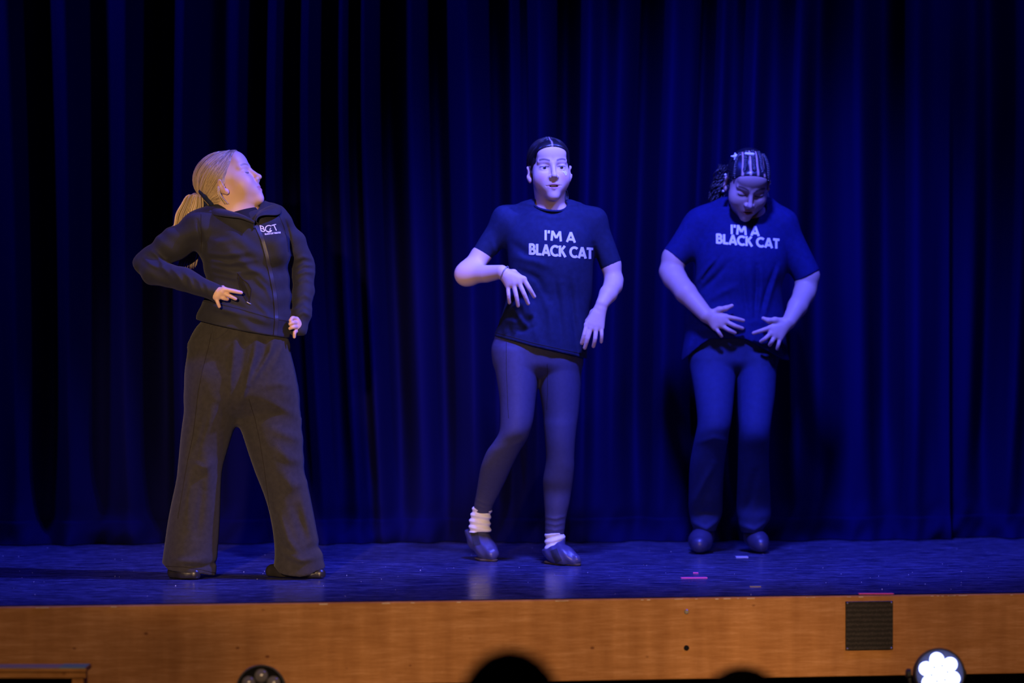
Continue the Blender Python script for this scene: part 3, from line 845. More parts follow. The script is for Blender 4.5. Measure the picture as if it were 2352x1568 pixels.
# ---------------------------------------------------------------- LED par lamps on floor stands before the stage
def par_lamp(px, py, d, rpx, lens_m, ring_px, lens_px, tilt, rot, label, lit):
    c = P(px, py, d); r = rpx / FPX * d
    t = empty('par_lamp', (c[0], c[1], HALL)); tag(t, label, 'stage lamp', 'small LED lamps in front of the stage')
    ax = Vector((0, -math.cos(math.radians(tilt)), math.sin(math.radians(tilt))))
    MB().lathe([(r * 0.7, -0.13), (r * 0.86, -0.10), (r * 0.97, -0.03), (r, 0.0), (r, 0.022), (r * 0.93, 0.025), (r * 0.92, 0.012)], c, ax, 40).build('housing', M_blackplastic, t, smooth=True)
    u = Vector((1, 0, 0)); v = ax.cross(u) * -1
    if v.z < 0: v = -v
    lr = lens_px / FPX * d; rr = ring_px / FPX * d
    cs = [(0, 0)] + [(rr * math.cos(math.radians(rot + 60 * k)), rr * math.sin(math.radians(rot + 60 * k))) for k in range(6)]
    for (a, b) in cs:
        q = Vector(c) + u * a + v * b + ax * 0.012
        MB().lathe([(lr, 0), (lr, 0.006), (lr * 0.86, 0.011), (lr * 0.5, 0.015), (lr * 0.12, 0.0165)], q, ax, 22).build('lens', lens_m, t, smooth=True)
    # yoke, pole, base
    mb = MB(); cc = Vector(c) - ax * 0.06
    pts = [cc + Vector((r * 1.06 * math.cos(a), 0, r * 1.25 * math.sin(a))) for a in np.linspace(math.pi, 2 * math.pi, 17)]
    mb.tube([tuple(p) for p in pts], 0.007, 8); mb.build('yoke', M_blackplastic, t, smooth=True)
    b = pts[8]
    MB().tube([tuple(b), (b.x, b.y, HALL + 0.02)], 0.014, 10).build('pole', M_blackplastic, t, smooth=True)
    MB().lathe([(0.13, 0.0), (0.13, 0.014), (0.03, 0.03)], (b.x, b.y, HALL), (0, 0, 1), 28).build('base', M_blackplastic, t)
    for sx in (-1, 1):
        MB().lathe([(0.016, 0), (0.016, 0.012), (0.01, 0.016)], cc + Vector((sx * r * 1.0, 0, 0)), (sx, 0, 0), 12).build('knob', M_blackplastic, t)
    return t
par_lamp(600, 1586, 8.25, 58, M_lensoff, 33, 16, 12, 30, 'unlit round black LED stage lamp with grey lenses in front of the stage', False)
par_lamp(2157, 1547, 8.35, 58, M_lenson, 32.5, 16.0, 8, 40, 'lit LED stage lamp glowing white at the lower right below the plaque', True)

# ---------------------------------------------------------------- audience heads in the foreground
M_aud_skin = mat('audience_skin', (0.35, 0.22, 0.16), 0.6, 0.3)
def spectator(px, py, d, rpx, label, shirt):
    top = P(px, py, d); r = rpx / FPX * d
    hc = top - np.array([0, 0, r * 1.12])
    t = empty('person', (hc[0], d, HALL)); tag(t, label, 'person', 'seated spectators')
    sh = hc[2] - r * 2.35; seat = HALL + 0.36
    S = SDF()
    S.add(f_ell(hc, (r * 0.86, r * 1.0, r * 1.06)), 0)
    S.add(f_ell(hc + np.array([0, r * 0.3, -r * 0.6]), (r * 0.62, r * 0.72, r * 0.75)), 0.04)
    S.rc(hc - np.array([0, 0, r]), hc - np.array([0, 0, r * 2]), 0.045, 0.05, 0.03)
    for s in (-1, 1):
        S.add(f_ell(hc + np.array([s * r * 0.88, 0.01, -r * 0.15]), (0.008, 0.016, 0.028)), 0.006)
        S.rc((hc[0] + s * 0.04, d, sh - 0.02), (hc[0] + s * 0.15, d, sh - 0.06), 0.045, 0.045, 0.03)
        S.chain([(hc[0] + s * 0.155, d, sh - 0.07), (hc[0] + s * 0.18, d + 0.02, max(sh - 0.28, seat + 0.13)), (hc[0] + s * 0.11, d + 0.22, max(sh - 0.36, seat + 0.12))], (0.042, 0.036, 0.027), 0.02)
        S.chain([(hc[0] + s * 0.08, d, seat + 0.04), (hc[0] + s * 0.09, d + 0.36, seat + 0.04), (hc[0] + s * 0.09, d + 0.38, HALL + 0.06)], (0.075, 0.06, 0.04), 0.03)
        S.rc((hc[0] + s * 0.09, d + 0.36, HALL + 0.035), (hc[0] + s * 0.1, d + 0.5, HALL + 0.03), 0.033, 0.028, 0.02)
        S.add(f_ell((hc[0] + s * 0.11, d + 0.27, max(sh - 0.37, seat + 0.115)), (0.022, 0.045, 0.016)), 0.012)
    S.add(f_ell((hc[0], d, (sh + seat) / 2), (0.135, 0.10, (sh - seat) / 2 + 0.07)), 0.05)
    V, F = mesh_sdf(S, (hc[0] - 0.28, d - 0.22, HALL - 0.01), (hc[0] + 0.28, d + 0.6, hc[2] + r * 1.3), 0.009)
    C = np.tile([0.012, 0.012, 0.016], (len(V), 1)); C[V[:, 2] > sh + 0.01] = (0.35, 0.22, 0.16)
    mesh_obj('body', V, F, mat('spectator_body', attr=True, rough=0.85, spec=0.2), t, col=C)
    Hs = SDF(); Hs.add(f_ell(hc + np.array([0, -0.012, 0.0]), (r * 0.97, r * 1.06, r * 1.12)), 0)
    Hs.add(f_ell(hc + np.array([0, -0.045, -r * 0.9]), (r * 0.72, r * 0.5, r * 1.1)), 0.04)
    Hs.cut(lambda p: (p[:, 1] - hc[1]) - 0.6 * (p[:, 2] - hc[2]) - 0.045, 0.01)
    Hs.disp(lambda p: 0.0016 * np.sin(p[:, 0] * 420 + 3 * np.sin(p[:, 2] * 40)))
    V, F = mesh_sdf(Hs, hc - 0.22, hc + 0.2, 0.005)
    mesh_obj('hair', V, F, mat('spectator_hair', (0.006, 0.006, 0.010), 0.7, 0.2), t)
    return t, hc, seat
def chair(x, d, seat, label):
    t = empty('chair', (x, d, HALL)); tag(t, label, 'chair', 'audience chairs')
    MB().box((x - 0.2, d - 0.2, seat - 0.12), (x + 0.2, d + 0.22, seat - 0.092), None, 0.006).build('seat', M_blackplastic, t)
    MB().box((x - 0.19, d - 0.24, seat + 0.12), (x + 0.19, d - 0.215, seat + 0.36), None, 0.006).build('backrest', M_blackplastic, t)
    for sx in (-1, 1):
        MB().tube([(x + sx * 0.18, d - 0.2, HALL), (x + sx * 0.18, d - 0.205, seat), (x + sx * 0.18, d - 0.235, seat + 0.34)], 0.011, 8).build('leg', M_blackplastic, t)
        MB().tube([(x + sx * 0.18, d + 0.2, HALL), (x + sx * 0.18, d + 0.19, seat - 0.11)], 0.011, 8).build('leg', M_blackplastic, t)
for (px, py, d, rpx, lab) in ((1172, 1488, 4.7, 122, 'seated spectator, the larger dark blurred head at bottom centre'), (1706, 1528, 5.4, 106, 'seated spectator, the lower dark blurred head right of centre')):
    t, hc, seat = spectator(px, py, d, rpx, lab, None)
    chair(hc[0], d, seat, 'black chair under the ' + ('larger spectator at bottom centre' if px < 1500 else 'lower spectator right of centre'))

# ================================================================ dancer in the black zip jacket (left)
def bbox_px(l, t, r, b, d, y0, y1):
    a = P(l, b, d); c = P(r, t, d); return (a[0], y0, a[2]), (c[0], y1, c[2])
def scale_rows(rows, k): return [(r[0], (r[1] + r[2]) / 2 - (r[2] - r[1]) / 2 * k, (r[1] + r[2]) / 2 + (r[2] - r[1]) / 2 * k, r[3], r[4] * k) for r in rows]
def plane_cut(pt, nrm):
    pt = np.asarray(pt, float); nrm = np.asarray(nrm, float) / np.linalg.norm(nrm)
    return lambda p: (p - pt) @ nrm

def build_dancer_a():
    D = 9.55
    q = lambda x, y, dd=0.0: P(x, y, D + dd)
    base = q(560, 1326); t = empty('person', (base[0], D, 0))
    tag(t, 'person in black zip jacket and wide dark sweatpants, hands on hips, head turned right', 'person')
    # ---- jacket
    J = SDF()
    rows = [(484, 508, 612, 0.0, 0.070), (496, 470, 640, 0.0, 0.092), (520, 450, 650, 0.0, 0.108), (545, 449, 656, 0, 0.118), (575, 456, 662, 0, 0.125), (600, 464, 662, 0, 0.122), (630, 472, 663, 0, 0.12),
            (660, 474, 667, 0, 0.122), (700, 465, 668, 0, 0.128), (725, 455, 667, 0, 0.132), (750, 449, 665, 0, 0.134), (800, 446, 661, 0, 0.136)]
    J.add(f_loft(rows, D, 0, 2.2), 0)
    J.chain([q(500, 492, -0.01), q(462, 520, -0.03)], (0.045, 0.056), 0.035)
    J.chain([q(600, 486, 0.01), q(633, 503, 0.03)], (0.040, 0.046), 0.035)
    J.chain([q(462, 520, -0.03), q(398, 562, -0.02), q(337, 604, -0.01)], (0.056, 0.053, 0.045), 0.03)
    FA = SDF().chain([q(337, 604, -0.01), q(355, 624, -0.04), q(420, 640, -0.10), q(510, 679, -0.160)], (0.045, 0.046, 0.039, 0.029), 0.018)
    axn = q(503, 676, -0.155) - q(420, 640, -0.10)
    FA.cut(plane_cut(q(500, 674, -0.155), axn), 0.002)
    J.add((FA.ev, q(420, 640, -0.08), 0.22), 0.012)
    J.chain([q(633, 503, 0.03), q(674, 562, 0.06), q(697, 610, 0.07)], (0.046, 0.045, 0.041), 0.02)
    J.chain([q(697, 610, 0.07), q(697, 665, 0.04), q(692, 725, 0.0), q(686, 758, -0.02)], (0.041, 0.038, 0.034, 0.029), 0.01)
    J.add(f_ell(q(638, 572, -0.055), (0.040, 0.055, 0.050)), 0.04)
    J.add(f_ell(q(545, 570, -0.075), (0.055, 0.050, 0.052)), 0.05)
    # folds
    fo = []
    for (pl, wd, ht) in [
        ([(468, 582), (520, 588), (570, 580)], .010, .004), ([(470, 598), (530, 606), (590, 598)], .009, .004), ([(476, 612), (540, 626), (600, 622)], .009, .003),
        ([(480, 628), (540, 640), (545, 636)], .008, .003), ([(590, 640), (612, 662), (625, 690)], .008, .003), ([(560, 610), (600, 628), (618, 650)], .010, .003),
        ([(500, 712), (560, 722), (620, 742)], .010, .003), ([(470, 700), (520, 712), (560, 716)], .010, .003), ([(585, 690), (610, 715), (625, 735)], .009, .003),
        ([(345, 575), (362, 590), (375, 606)], .008, .005), ([(325, 590), (345, 606), (368, 618)], .008, .005), ([(378, 596), (372, 612), (392, 632)], .009, .004),
        ([(392, 612), (410, 630), (425, 655)], .008, .0035), ([(425, 622), (440, 640), (446, 662)], .008, .0035), ([(445, 632), (462, 648), (470, 672)], .007, .003), ([(466, 642), (480, 655), (484, 675)], .007, .0025),
        ([(666, 600), (690, 588), (712, 592)], .008, .004), ([(668, 622), (692, 606), (718, 608)], .007, .005), ([(672, 632), (695, 622), (720, 624)], .007, .004), ([(674, 650), (698, 640), (718, 650)], .008, .003),
        ([(672, 690), (694, 676), (716, 690)], .008, .0025), ([(672, 712), (694, 700), (714, 712)], .007, .003), ([(674, 728), (694, 716), (710, 726)], .007, .003),
        ([(470, 545), (500, 556), (540, 552)], .012, .003), ([(452, 505), (462, 540), (466, 575)], .006, -.004), ([(648, 495), (660, 540), (663, 580)], .005, -.004)]:
        fo.append((pl, wd, ht * 1.5))
    J.disp(folds(fo, D - 0.1, D + 0.05))
    wr = lambda p: 0.0018 * np.sin(90 * p[:, 2] + 25 * p[:, 0] + 3 * np.sin(20 * p[:, 0]))
    J.disp(wr)
    hem = line_z([(440, 730), (450, 733), (500, 745), (554, 757), (610, 767), (661, 775), (672, 776)], D - 0.1)
    hem2 = lambda p: np.where(p[:, 0] > q(668, 700)[0], -1.0, hem(p))
    def cutf(p):
        # only the trunk is trimmed at the hem; the far cuff hangs beside it
        side = p[:, 0] > q(668.5, 700)[0]
        return np.where(side, q(0, 771)[2] - p[:, 2], hem(p) - p[:, 2])
    J.cut(cutf, 0.004)
    J.sub(f_loft([(r[0], r[1], r[2], r[3], r[4]) for r in rows[-3:]], D, -0.012, 2.2), 0.003)
    # waistband slightly proud
    wb = line_z([(440, 686), (470, 690), (520, 698), (580, 714), (630, 728), (672, 734)], D - 0.1)
    J.disp(lambda p: np.where((p[:, 0] < q(668, 700)[0]), 0.003 / (1 + np.exp(np.clip((wb(p) - p[:, 2]) / 0.002 * -1, -30, 30))) * (p[:, 2] < q(0, 640)[2]), 0))
    # neck opening
    J.sub(f_ell(q(556, 470, -0.02), (0.062, 0.085, 0.045)), 0.006)
    V, F = mesh_sdf(J, *bbox_px(285, 455, 735, 800, D, D - 0.26, D + 0.2), 0.0032)
    jo = mesh_obj('jacket', V, F, M_jacket, t)
    dr = Drape(V, F)
    # collar: folded stand collar running round the neck, open at the zip
    top = [(584, 511, -.117), (572, 502, -.108), (553, 493, -.098), (528, 485, -.082), (500, 477, -.040), (481, 471, .030), (500, 465, .085), (540, 463, .105), (585, 465, .095), (618, 466, .055), (628, 470, .010), (612, 477, -.045), (596, 486, -.078), (587, 497, -.10), (585, 508, -.117)]
    low = [(583, 515, -.128), (567, 508, -.124), (548, 502, -.120), (522, 499, -.112), (492, 494, -.075), (470, 486, .020), (488, 478, .115), (540, 474, .135), (592, 476, .120), (634, 480, .070), (645, 488, .005), (634, 495, -.070), (607, 495, -.108), (592, 500, -.120), (587, 512, -.128)]
    A1 = dens([q(*p) for p in top], 5); A2 = dens([q(*p) for p in low], 5); n = len(A1)
    ctr = q(555, 485, 0.0); rowsC = []
    for k in range(n):
        out = A1[k] - ctr; out[2] = 0; out /= np.linalg.norm(out) + 1e-9
        inn = A1[k] - out * 0.008 - np.array([0, 0, 0.030]); mid = (A1[k] + A2[k]) / 2 + out * 0.012 + np.array([0, 0, 0.006])
        rowsC.append([inn, A1[k] - out * 0.005 + np.array([0, 0, 0.001]), A1[k] + out * 0.004 + np.array([0, 0, 0.001]), 0.6 * A1[k] + 0.4 * mid + out * .004, mid, A2[k] + out * 0.004])
    Vc = np.array(rowsC).reshape(-1, 3); Fc = [(k * 6 + i_, k * 6 + i_ + 1, (k + 1) * 6 + i_ + 1, (k + 1) * 6 + i_) for k in range(n - 1) for i_ in range(5)]
    co = mesh_obj('collar', Vc, Fc, M_jacket, jo)
    md = co.modifiers.new('thick', 'SOLIDIFY'); md.thickness = 0.0035; md.offset = 0
    md = co.modifiers.new('soft', 'SUBSURF'); md.levels = 1; md.render_levels = 1
    # zip
    mb = MB(); zl = [(584, 512), (592, 525), (604, 552), (614, 590), (622, 628), (630, 668), (634, 705), (635, 740), (632, 770)]
    dr.ribbon(mb, zl, 8.0, D, 0.0022, 3, 4); zo = mb.build('zip', M_zip, jo, smooth=True)
    mb = MB(); dr.cord(mb, [(x - 5, y) for x, y in zl], 0.0011, D); dr.cord(mb, [(x + 4.5, y) for x, y in zl], 0.0011, D); mb.build('zip_seam', M_seam, jo, smooth=True)
    h = dr.hit(581, 514, D, 0.004); h2 = dr.hit(583, 527, D, 0.006)
    if h is not None and h2 is not None: MB().tube([h, (h + h2) / 2, h2], (0.004, 0.003, 0.0028), 6).build('zip_pull', M_blackplastic, jo)
    # pocket opening
    mb = MB(); dr.cord(mb, [(546, 627), (547, 640), (549, 655), (556, 672), (566, 690), (573, 696)], 0.0018, D)
    dr.cord(mb, [(546, 627), (556, 640), (570, 651), (577, 664), (575, 680), (572, 694)], 0.0022, D); mb.build('pocket_edge', M_seam, jo, smooth=True)
    mb = MB(); dr.ribbon(mb, [(549, 636), (556, 652), (563, 668), (569, 688)], 11, D, 0.0006, 2, 4); mb.build('pocket_lining', M_undershirt, jo, smooth=True)
    mb = MB(); dr.cord(mb, [(566, 693), (577, 699)], 0.0016, D, lift=0.001); mb.build('pocket_zip_pull', M_bolt, jo, smooth=True)
    for pl_ in ([(462, 492), (462, 520), (463, 550), (462, 580)], [(640, 492), (652, 520), (660, 555), (662, 578)], [(458, 690), (500, 697), (560, 712), (600, 724), (632, 733), (664, 738)]):
        mb = MB(); dr.cord(mb, pl_, 0.0011, D); mb.build('seam', M_seam, jo, smooth=True)
    # chest print
    mb = MB()
    lettering(dr, mb, 'B', 598, 531.5, 611, 534.5, 14.5, 2.0, D, -3.0)
    dr.ribbon(mb, [(628.5 + 0, 531.0)] and [(617.5 + 8.2 * math.cos(a), 525.5 + 7.6 * math.sin(a)) for a in np.linspace(-0.9, -5.6, 24)], 2.0, D, 0.0016, 1.2, 3)
    dr.ribbon(mb, [(613, 531.5), (617, 532.8), (621, 532), (623.5, 529)], 2.4, D, 0.0016, 1.0, 3)
    dr.ribbon(mb, [(619.5, 530.5), (620.0, 526.5), (621.5, 523.5)], 1.6, D, 0.0016, 1.0, 3)
    dr.ribbon(mb, [(623.5, 517.8), (633.5, 515.2)], 2.0, D, 0.0016, 1.2, 3); dr.ribbon(mb, [(628.2, 516.5), (634.5, 530.0)], 2.0, D, 0.0016, 1.2, 3)
    lettering(dr, mb, 'BLACK CAT THEATRE', 608.5, 540.0, 645, 536.5, 3.8, 0.8, D, -0.6, step=0.8)
    mb.build('chest_print', M_white_print, jo, smooth=True)
    # ---- undershirt neck
    U = SDF(); U.rc(q(540, 472, 0.0), q(560, 520, -0.03), 0.060, 0.075, 0.01)
    U.cut(plane_cut(q(552, 483, -0.06), q(548, 470) - q(556, 500)), 0.003)
    V, F = mesh_sdf(U, *bbox_px(475, 440, 640, 560, D, D - 0.14, D + 0.1), 0.003)
    mesh_obj('undershirt', V, F, M_undershirt, t)
    # ---- sweatpants
    T = SDF()
    T.add(f_loft([(715, 470, 645, 0, .09), (735, 463, 650, 0, .102), (752, 451, 656, 0, .112), (775, 440, 661, 0, .122), (800, 434, 665, 0, .128), (850, 429, 671, 0, .132), (900, 431, 678, 0, .128), (960, 430, 684, 0, .11)], D, 0, 2.2, 0.09), 0)
    T.add(f_loft([(800, 433, 560, -.01, .11), (880, 430, 560, -.02, .115), (953, 423, 546, -.02, .105), (997, 417, 533, -.02, .098), (1021, 414, 526, -.02, .095), (1069, 408, 514, -.02, .09), (1102, 404, 510, -.015, .088), (1154, 394, 507, -.01, .09),
                  (1222, 381, 503, 0, .093), (1282, 373, 499, 0.0, .096), (1336, 369, 496, 0.0, .10)], D, 0, 2, 0, 0.12), 0.035)
    T.add(f_loft([(800, 560, 664, .01, .10), (880, 558, 675, .01, .11), (913, 554, 681, .01, .108), (961, 548, 689, .01, .10), (1021, 565, 695, .0, .095), (1081, 585, 699, 0, .09), (1134, 605, 711, 0, .085), (1174, 617, 719, 0, .085), (1226, 627, 729, 0, .088), (1274, 631, 740, 0, .092), (1306, 627, 748, 0, .096), (1336, 622, 753, 0, .098)], D, 0, 2, 0, 0.12), 0.035)
    T.disp(folds([(a_, b_, c_ * 1.35) for a_, b_, c_ in [
        ([(549, 755), (540, 800), (533, 860), (530, 905)], .012, .006), ([(592, 768), (585, 820), (566, 890), (548, 940)], .010, .008), ([(568, 762), (560, 820), (552, 880)], .014, -.006),
        ([(631, 775), (620, 810), (596, 850), (575, 885)], .009, .007), ([(612, 775), (606, 810), (588, 850)], .012, -.006), ([(655, 780), (640, 820), (615, 855)], .010, .004),
        ([(676, 890), (640, 880), (610, 888)], .014, .003), ([(690, 960), (650, 940), (610, 920)], .018, .005), ([(694, 1015), (660, 1000), (625, 985)], .018, .006), ([(695, 1060), (665, 1055), (640, 1030)], .018, .007), ([(700, 1110), (670, 1115), (655, 1090)], .02, .008),
        ([(690, 1120), (700, 1180), (712, 1240)], .016, .006), ([(640, 1180), (660, 1240), (690, 1280)], .016, .009), ([(668, 1150), (690, 1210), (706, 1255)], .02, -.007), ([(650, 1270), (690, 1288), (735, 1280)], .012, .008), ([(700, 1268), (720, 1262), (738, 1258)], .014, -.008),
        ([(500, 920), (470, 990), (450, 1060)], .02, .005), ([(470, 960), (455, 1010), (440, 1070)], .02, -.006), ([(440, 1080), (430, 1140), (425, 1210)], .018, .006), ([(475, 1040), (480, 1090), (470, 1130)], .018, .006), ([(495, 1060), (470, 1075), (455, 1068)], .012, .005),
        ([(470, 1100), (460, 1160), (450, 1230)], .014, -.005), ([(395, 1292), (440, 1290), (480, 1282)], .014, .006), ([(430, 1300), (465, 1304), (496, 1296)], .008, -.007)]], D - 0.1, D + 0.03))
    T.disp(lambda p: 0.0025 * np.sin(38 * p[:, 0] + 9 * p[:, 2]) * np.sin(7 * p[:, 2] + 4 * p[:, 0]))
    hl = line_z([(355, 1296), (371, 1300), (385, 1311), (430, 1316), (460, 1318), (478, 1323), (496, 1328), (560, 1330), (620, 1302), (628, 1306), (640, 1317), (653, 1321), (689, 1325), (710, 1321), (725, 1313), (749, 1308), (770, 1306)], D - 0.09)
    T.cut(lambda p: np.maximum(hl(p), 0.002) - p[:, 2], 0.003)
    T.sub(f_loft([(1240, 395, 484, 0, .075), (1282, 384, 487, 0.0, .084), (1340, 380, 485, 0.0, .088)], D), 0.004)
    T.sub(f_loft([(1240, 645, 720, 0, .075), (1274, 643, 728, 0, .08), (1306, 639, 737, 0, .085), (1340, 635, 742, 0, .087)], D), 0.004)
    V, F = mesh_sdf(T, *bbox_px(355, 708, 770, 1340, D, D - 0.19, D + 0.19), 0.0040)
    to = mesh_obj('sweatpants', V, F, M_sweat, t)
    dt = Drape(V, F)
    for pl_ in ([(487, 760), (478, 800), (465, 850), (455, 900), (448, 960), (443, 1000), (430, 1060), (420, 1120), (408, 1190)], [(571, 915), (585, 960), (596, 1010), (606, 1070), (614, 1130), (619, 1170)], [(380, 1300), (420, 1302), (460, 1308), (494, 1316)]):
        mb = MB(); dt.cord(mb, pl_, 0.0011, D); mb.build('seam', M_seam, to, smooth=True)
    mb = MB(); dt.cord(mb, [(486, 748), (487, 760), (490, 778), (500, 776), (515, 765), (524, 755)], 0.0032, D); mb.build('pocket_edge', M_sweat, to, smooth=True)
    # ---- shoes
    def shoe(pts, rad, box):
        S = SDF(); S.chain(pts, rad, 0.02); S.cut(lambda p: 0.003 - p[:, 2], 0.003)
        V, F = mesh_sdf(S, *box, 0.003); o = mesh_obj('shoe', V, F, M_blackleather, t); return o
    shoe([q(428, 1296, 0.03), q(404, 1314, -0.03), q(426, 1316, -0.06), q(446, 1318, -0.075)], (0.040, 0.026, 0.030, 0.024), bbox_px(370, 1270, 490, 1340, D, D - 0.17, D + 0.1))
    shoe([q(626, 1312, 0.03), q(655, 1312, 0.01), q(700, 1312, -0.02), q(734, 1318, -0.04)], (0.026, 0.036, 0.034, 0.022), bbox_px(590, 1270, 775, 1340, D, D - 0.12, D + 0.12))
    # ---- body
    H = Head(q(527.5, 421, 0.0), rotm(80, 27, 0), 1.0)
    e = H.w((-0.078, 0.01, -0.012))
    B = SDF(); build_head(B, H, 'closed', 'smile', 1.03)
    B.rc(H.w((0, 0.030, -0.055)), q(542, 500, 0.0), 0.054, 0.058, 0.03)
    B.rc(H.w((0, -0.01, -0.085)), q(552, 500, -0.01), 0.040, 0.05, 0.03)
    B.add(f_loft(scale_rows([r for r in rows[2:] if r[0] < 720], 0.84), D, 0, 2, 0.05, 0.03), 0.03)
    B.chain([q(545, 500, 0), q(470, 522, -0.03), q(340, 606, -0.01), q(500, 674, -0.155)], (0.05, 0.042, 0.032, 0.023), 0.02)
    B.chain([q(545, 500, 0), q(630, 506, 0.03), q(696, 610, 0.07), q(688, 752, -0.015)], (0.05, 0.036, 0.03, 0.021), 0.02)
    f = -0.165
    hand(B, q(500, 674, -0.157), [[q(514, 664, f - .008), q(535, 668, f - .01), q(554, 672, f + .0)], [q(509, 671, f - .004), q(527, 679, f - .008), q(541, 686, f)], [q(503, 677, f), q(512, 684, f - .004), q(522, 687, f + .006)], [q(496, 682, f), q(500, 694, f - .004), q(504, 704, f)]],
         [q(505, 664, -.14), q(512, 660, -0.125)], 0.0086, 0.0066, 0.0115)
    g = -0.04
    hand(B, q(688, 750, -0.02), [[q(681, 733, g), q(672, 730, g - .02), q(667, 736, g - .03)], [q(682, 742, g), q(673, 741, g - .025), q(666, 744, g - .03)], [q(683, 751, g), q(674, 751, g - .025), q(666, 754, g - .025)], [q(683, 760, g + .005), q(677, 763, g - .02), q(676, 774, g - .02)]],
         [q(682, 730, 0), q(674, 722, 0.0)], 0.0086, 0.0064, 0.011)
    V, F = mesh_sdf(B, *bbox_px(300, 325, 725, 800, D, D - 0.24, D + 0.2), 0.0025)
    skin = (0.68, 0.43, 0.31); C = np.tile(skin, (len(V), 1)); L = H.l(V)
    m = V[:, 2] > q(0, 480)[2]
    C[m] = face_color(L[m], skin, (0.56, 0.24, 0.21), (0.30, 0.19, 0.11), 'closed', 0.25)
    bo = mesh_obj('body', V, F, M_skin, t, col=C)
    # ---- hair
    Hc = SDF(); hair_cap(Hc, H, 1.03, 0.006, (0.83, 0.56, -0.012), -0.085)
    lo = H.o - 0.17; hi = H.o + 0.17
    V, F = mesh_sdf(Hc, lo, hi, 0.003)
    LV = H.l(V); s = np.sin(LV[:, 0] * 300 + LV[:, 2] * 90) * 0.5 + 0.5
    C = np.array([0.36, 0.25, 0.13]) * (0.75 + 0.35 * s[:, None])
    ho = mesh_obj('hair', V, F, M_hairA, t, col=C); dh = Drape(V, F)
    tie = np.array([-0.008, 0.108, -0.018]); cen = np.array([0, 0.020, 0.037]); rad = np.array([0.0815, 0.101, 0.0885])
    st = []; cs = []
    r = np.random.default_rng(4)
    def colr(): 
        k = r.uniform(0.6, 1.35); return tuple(np.array([0.50, 0.36, 0.20]) * k)
    for i in range(760):
        a = r.uniform(-1.0, 1.0)
        # hairline start: over the forehead to in front of the ear and below it
        if r.random() < 0.62:
            th = a * 1.45; x = 0.076 * math.sin(th); c_ = math.cos(th)
            z = -0.012 + 0.100 * c_ ** 0.8 if c_ > 0 else -0.012; y = (-0.012 + 9 * max(abs(x) - 0.035, 0) ** 2 - 0.56 * z) / 0.83 - 0.001
            if r.random() < 0.55: y += r.uniform(0, 0.09); z += 0.012
        else:
            x = math.copysign(r.uniform(0.02, 0.062), a); y = r.uniform(0.02, 0.09); z = r.uniform(-0.085, -0.01)
        pth = skull_path((x, y, z), tie + r.normal(0, 0.006, 3), 16, cen, rad, 0.004 + r.uniform(0, 0.012), r.uniform(0.0, 0.02)) if z > -0.005 else np.linspace((x, y, z), tie + r.normal(0, 0.006, 3), 16)
        pth += np.outer(np.sin(np.linspace(0, 3.1, 16)), r.normal(0, 0.0016, 3))
        onh = []; lf = r.uniform(-0.0006, 0.0016)
        for w_ in H.w(pth):
            hp = dh.t.find_nearest(Vector(w_)); onh.append(np.array(hp[0]) + np.array(hp[1]) * lf)
        st.append(np.array(onh)); cs.append(colr())
    # loose wisp by the ear
    for k in range(5):
        a = r.uniform(0, 1.3); st.append(dens(np.array([q(500 + 3 * a, 428, -0.080), q(501 + 5 * a, 444, -0.083), q(506 + 8 * a, 457, -0.080), q(515 + 10 * a, 468, -0.070)]), 4)); cs.append(tuple(np.array((0.6, 0.45, 0.25)) * r.uniform(.7, 1.2)))
    strand_mesh('strands', st, 0.0015, cs, M_hairA, ho)
    # scrunchie and ponytail
    tw = H.w(tie); S = SDF()
    ax = H.w(tie + np.array([0, 0.03, -0.03])) - tw; ax /= np.linalg.norm(ax); u = np.cross(ax, [0, 1, 0]); u /= np.linalg.norm(u); v = np.cross(ax, u)
    ring = [tw + ax * 0.008 + 0.020 * (math.cos(a) * u + math.sin(a) * v) for a in np.linspace(0, 2 * math.pi, 15)]
    S.chain(ring, [0.0095 + 0.002 * math.sin(5 * i) for i in range(15)], 0.004)
    V, F = mesh_sdf(S, tw - 0.06, tw + 0.07, 0.0025); mesh_obj('scrunchie', V, F, M_scrunchie, ho)
    S = SDF(); S.chain([q(462, 440, -0.03), q(474, 452, -0.035), q(486, 468, -0.035)], (0.010, 0.012, 0.010), 0.004)
    V, F = mesh_sdf(S, *bbox_px(440, 420, 505, 490, D, D - 0.08, D + 0.04), 0.0025); mesh_obj('scrunchie', V, F, M_scrunchie, ho)
    S = SDF(); S.chain([tw + ax * 0.02, q(448, 452, 0.0), q(441, 470, 0.0), q(434, 490, 0.0), q(428, 506, 0.0)], (0.006, 0.013, 0.021, 0.025, 0.016), 0.008)
    V, F = mesh_sdf(S, *bbox_px(375, 420, 500, 530, D, D - 0.07, D + 0.07), 0.0032)
    mesh_obj('ponytail_core', V, F, M_hairA, ho, col=np.tile([0.34, 0.24, 0.12], (len(V), 1)))
    st = []; cs = []
    for i in range(620):
        w1, w2 = r.uniform(-1, 1), r.uniform(-1, 1)
        k = r.random()
        p0 = tw + 0.010 * (w1 * u + w2 * v)
        l = 1.0 if k < 0.75 else 0.75
        pts = [p0, q(449 + 16 * w1, 448, 0.0 + 0.025 * w2), q(441 + 25 * w1, 470, 0.0 + 0.035 * w2), q(434 + 30 * w1, 492, 0.0 + 0.035 * w2), q(424 + 24 * w1, 512 - 4 * w1, 0.0 + 0.03 * w2)]
        if w1 > 0.1: pts = pts[:4] + [q(440 + 24 * w1, 506, 0.02 + .03 * w2)]
        elif w1 < -0.3: pts += [q(404 + 10 * w1, 524 + r.uniform(-3, 3), 0.0 + 0.02 * w2), q(396 + 6 * w1, 530 + r.uniform(-4, 6), 0.01)]
        pth = dens(np.array(pts), 4) + r.normal(0, 0.0008, 3)
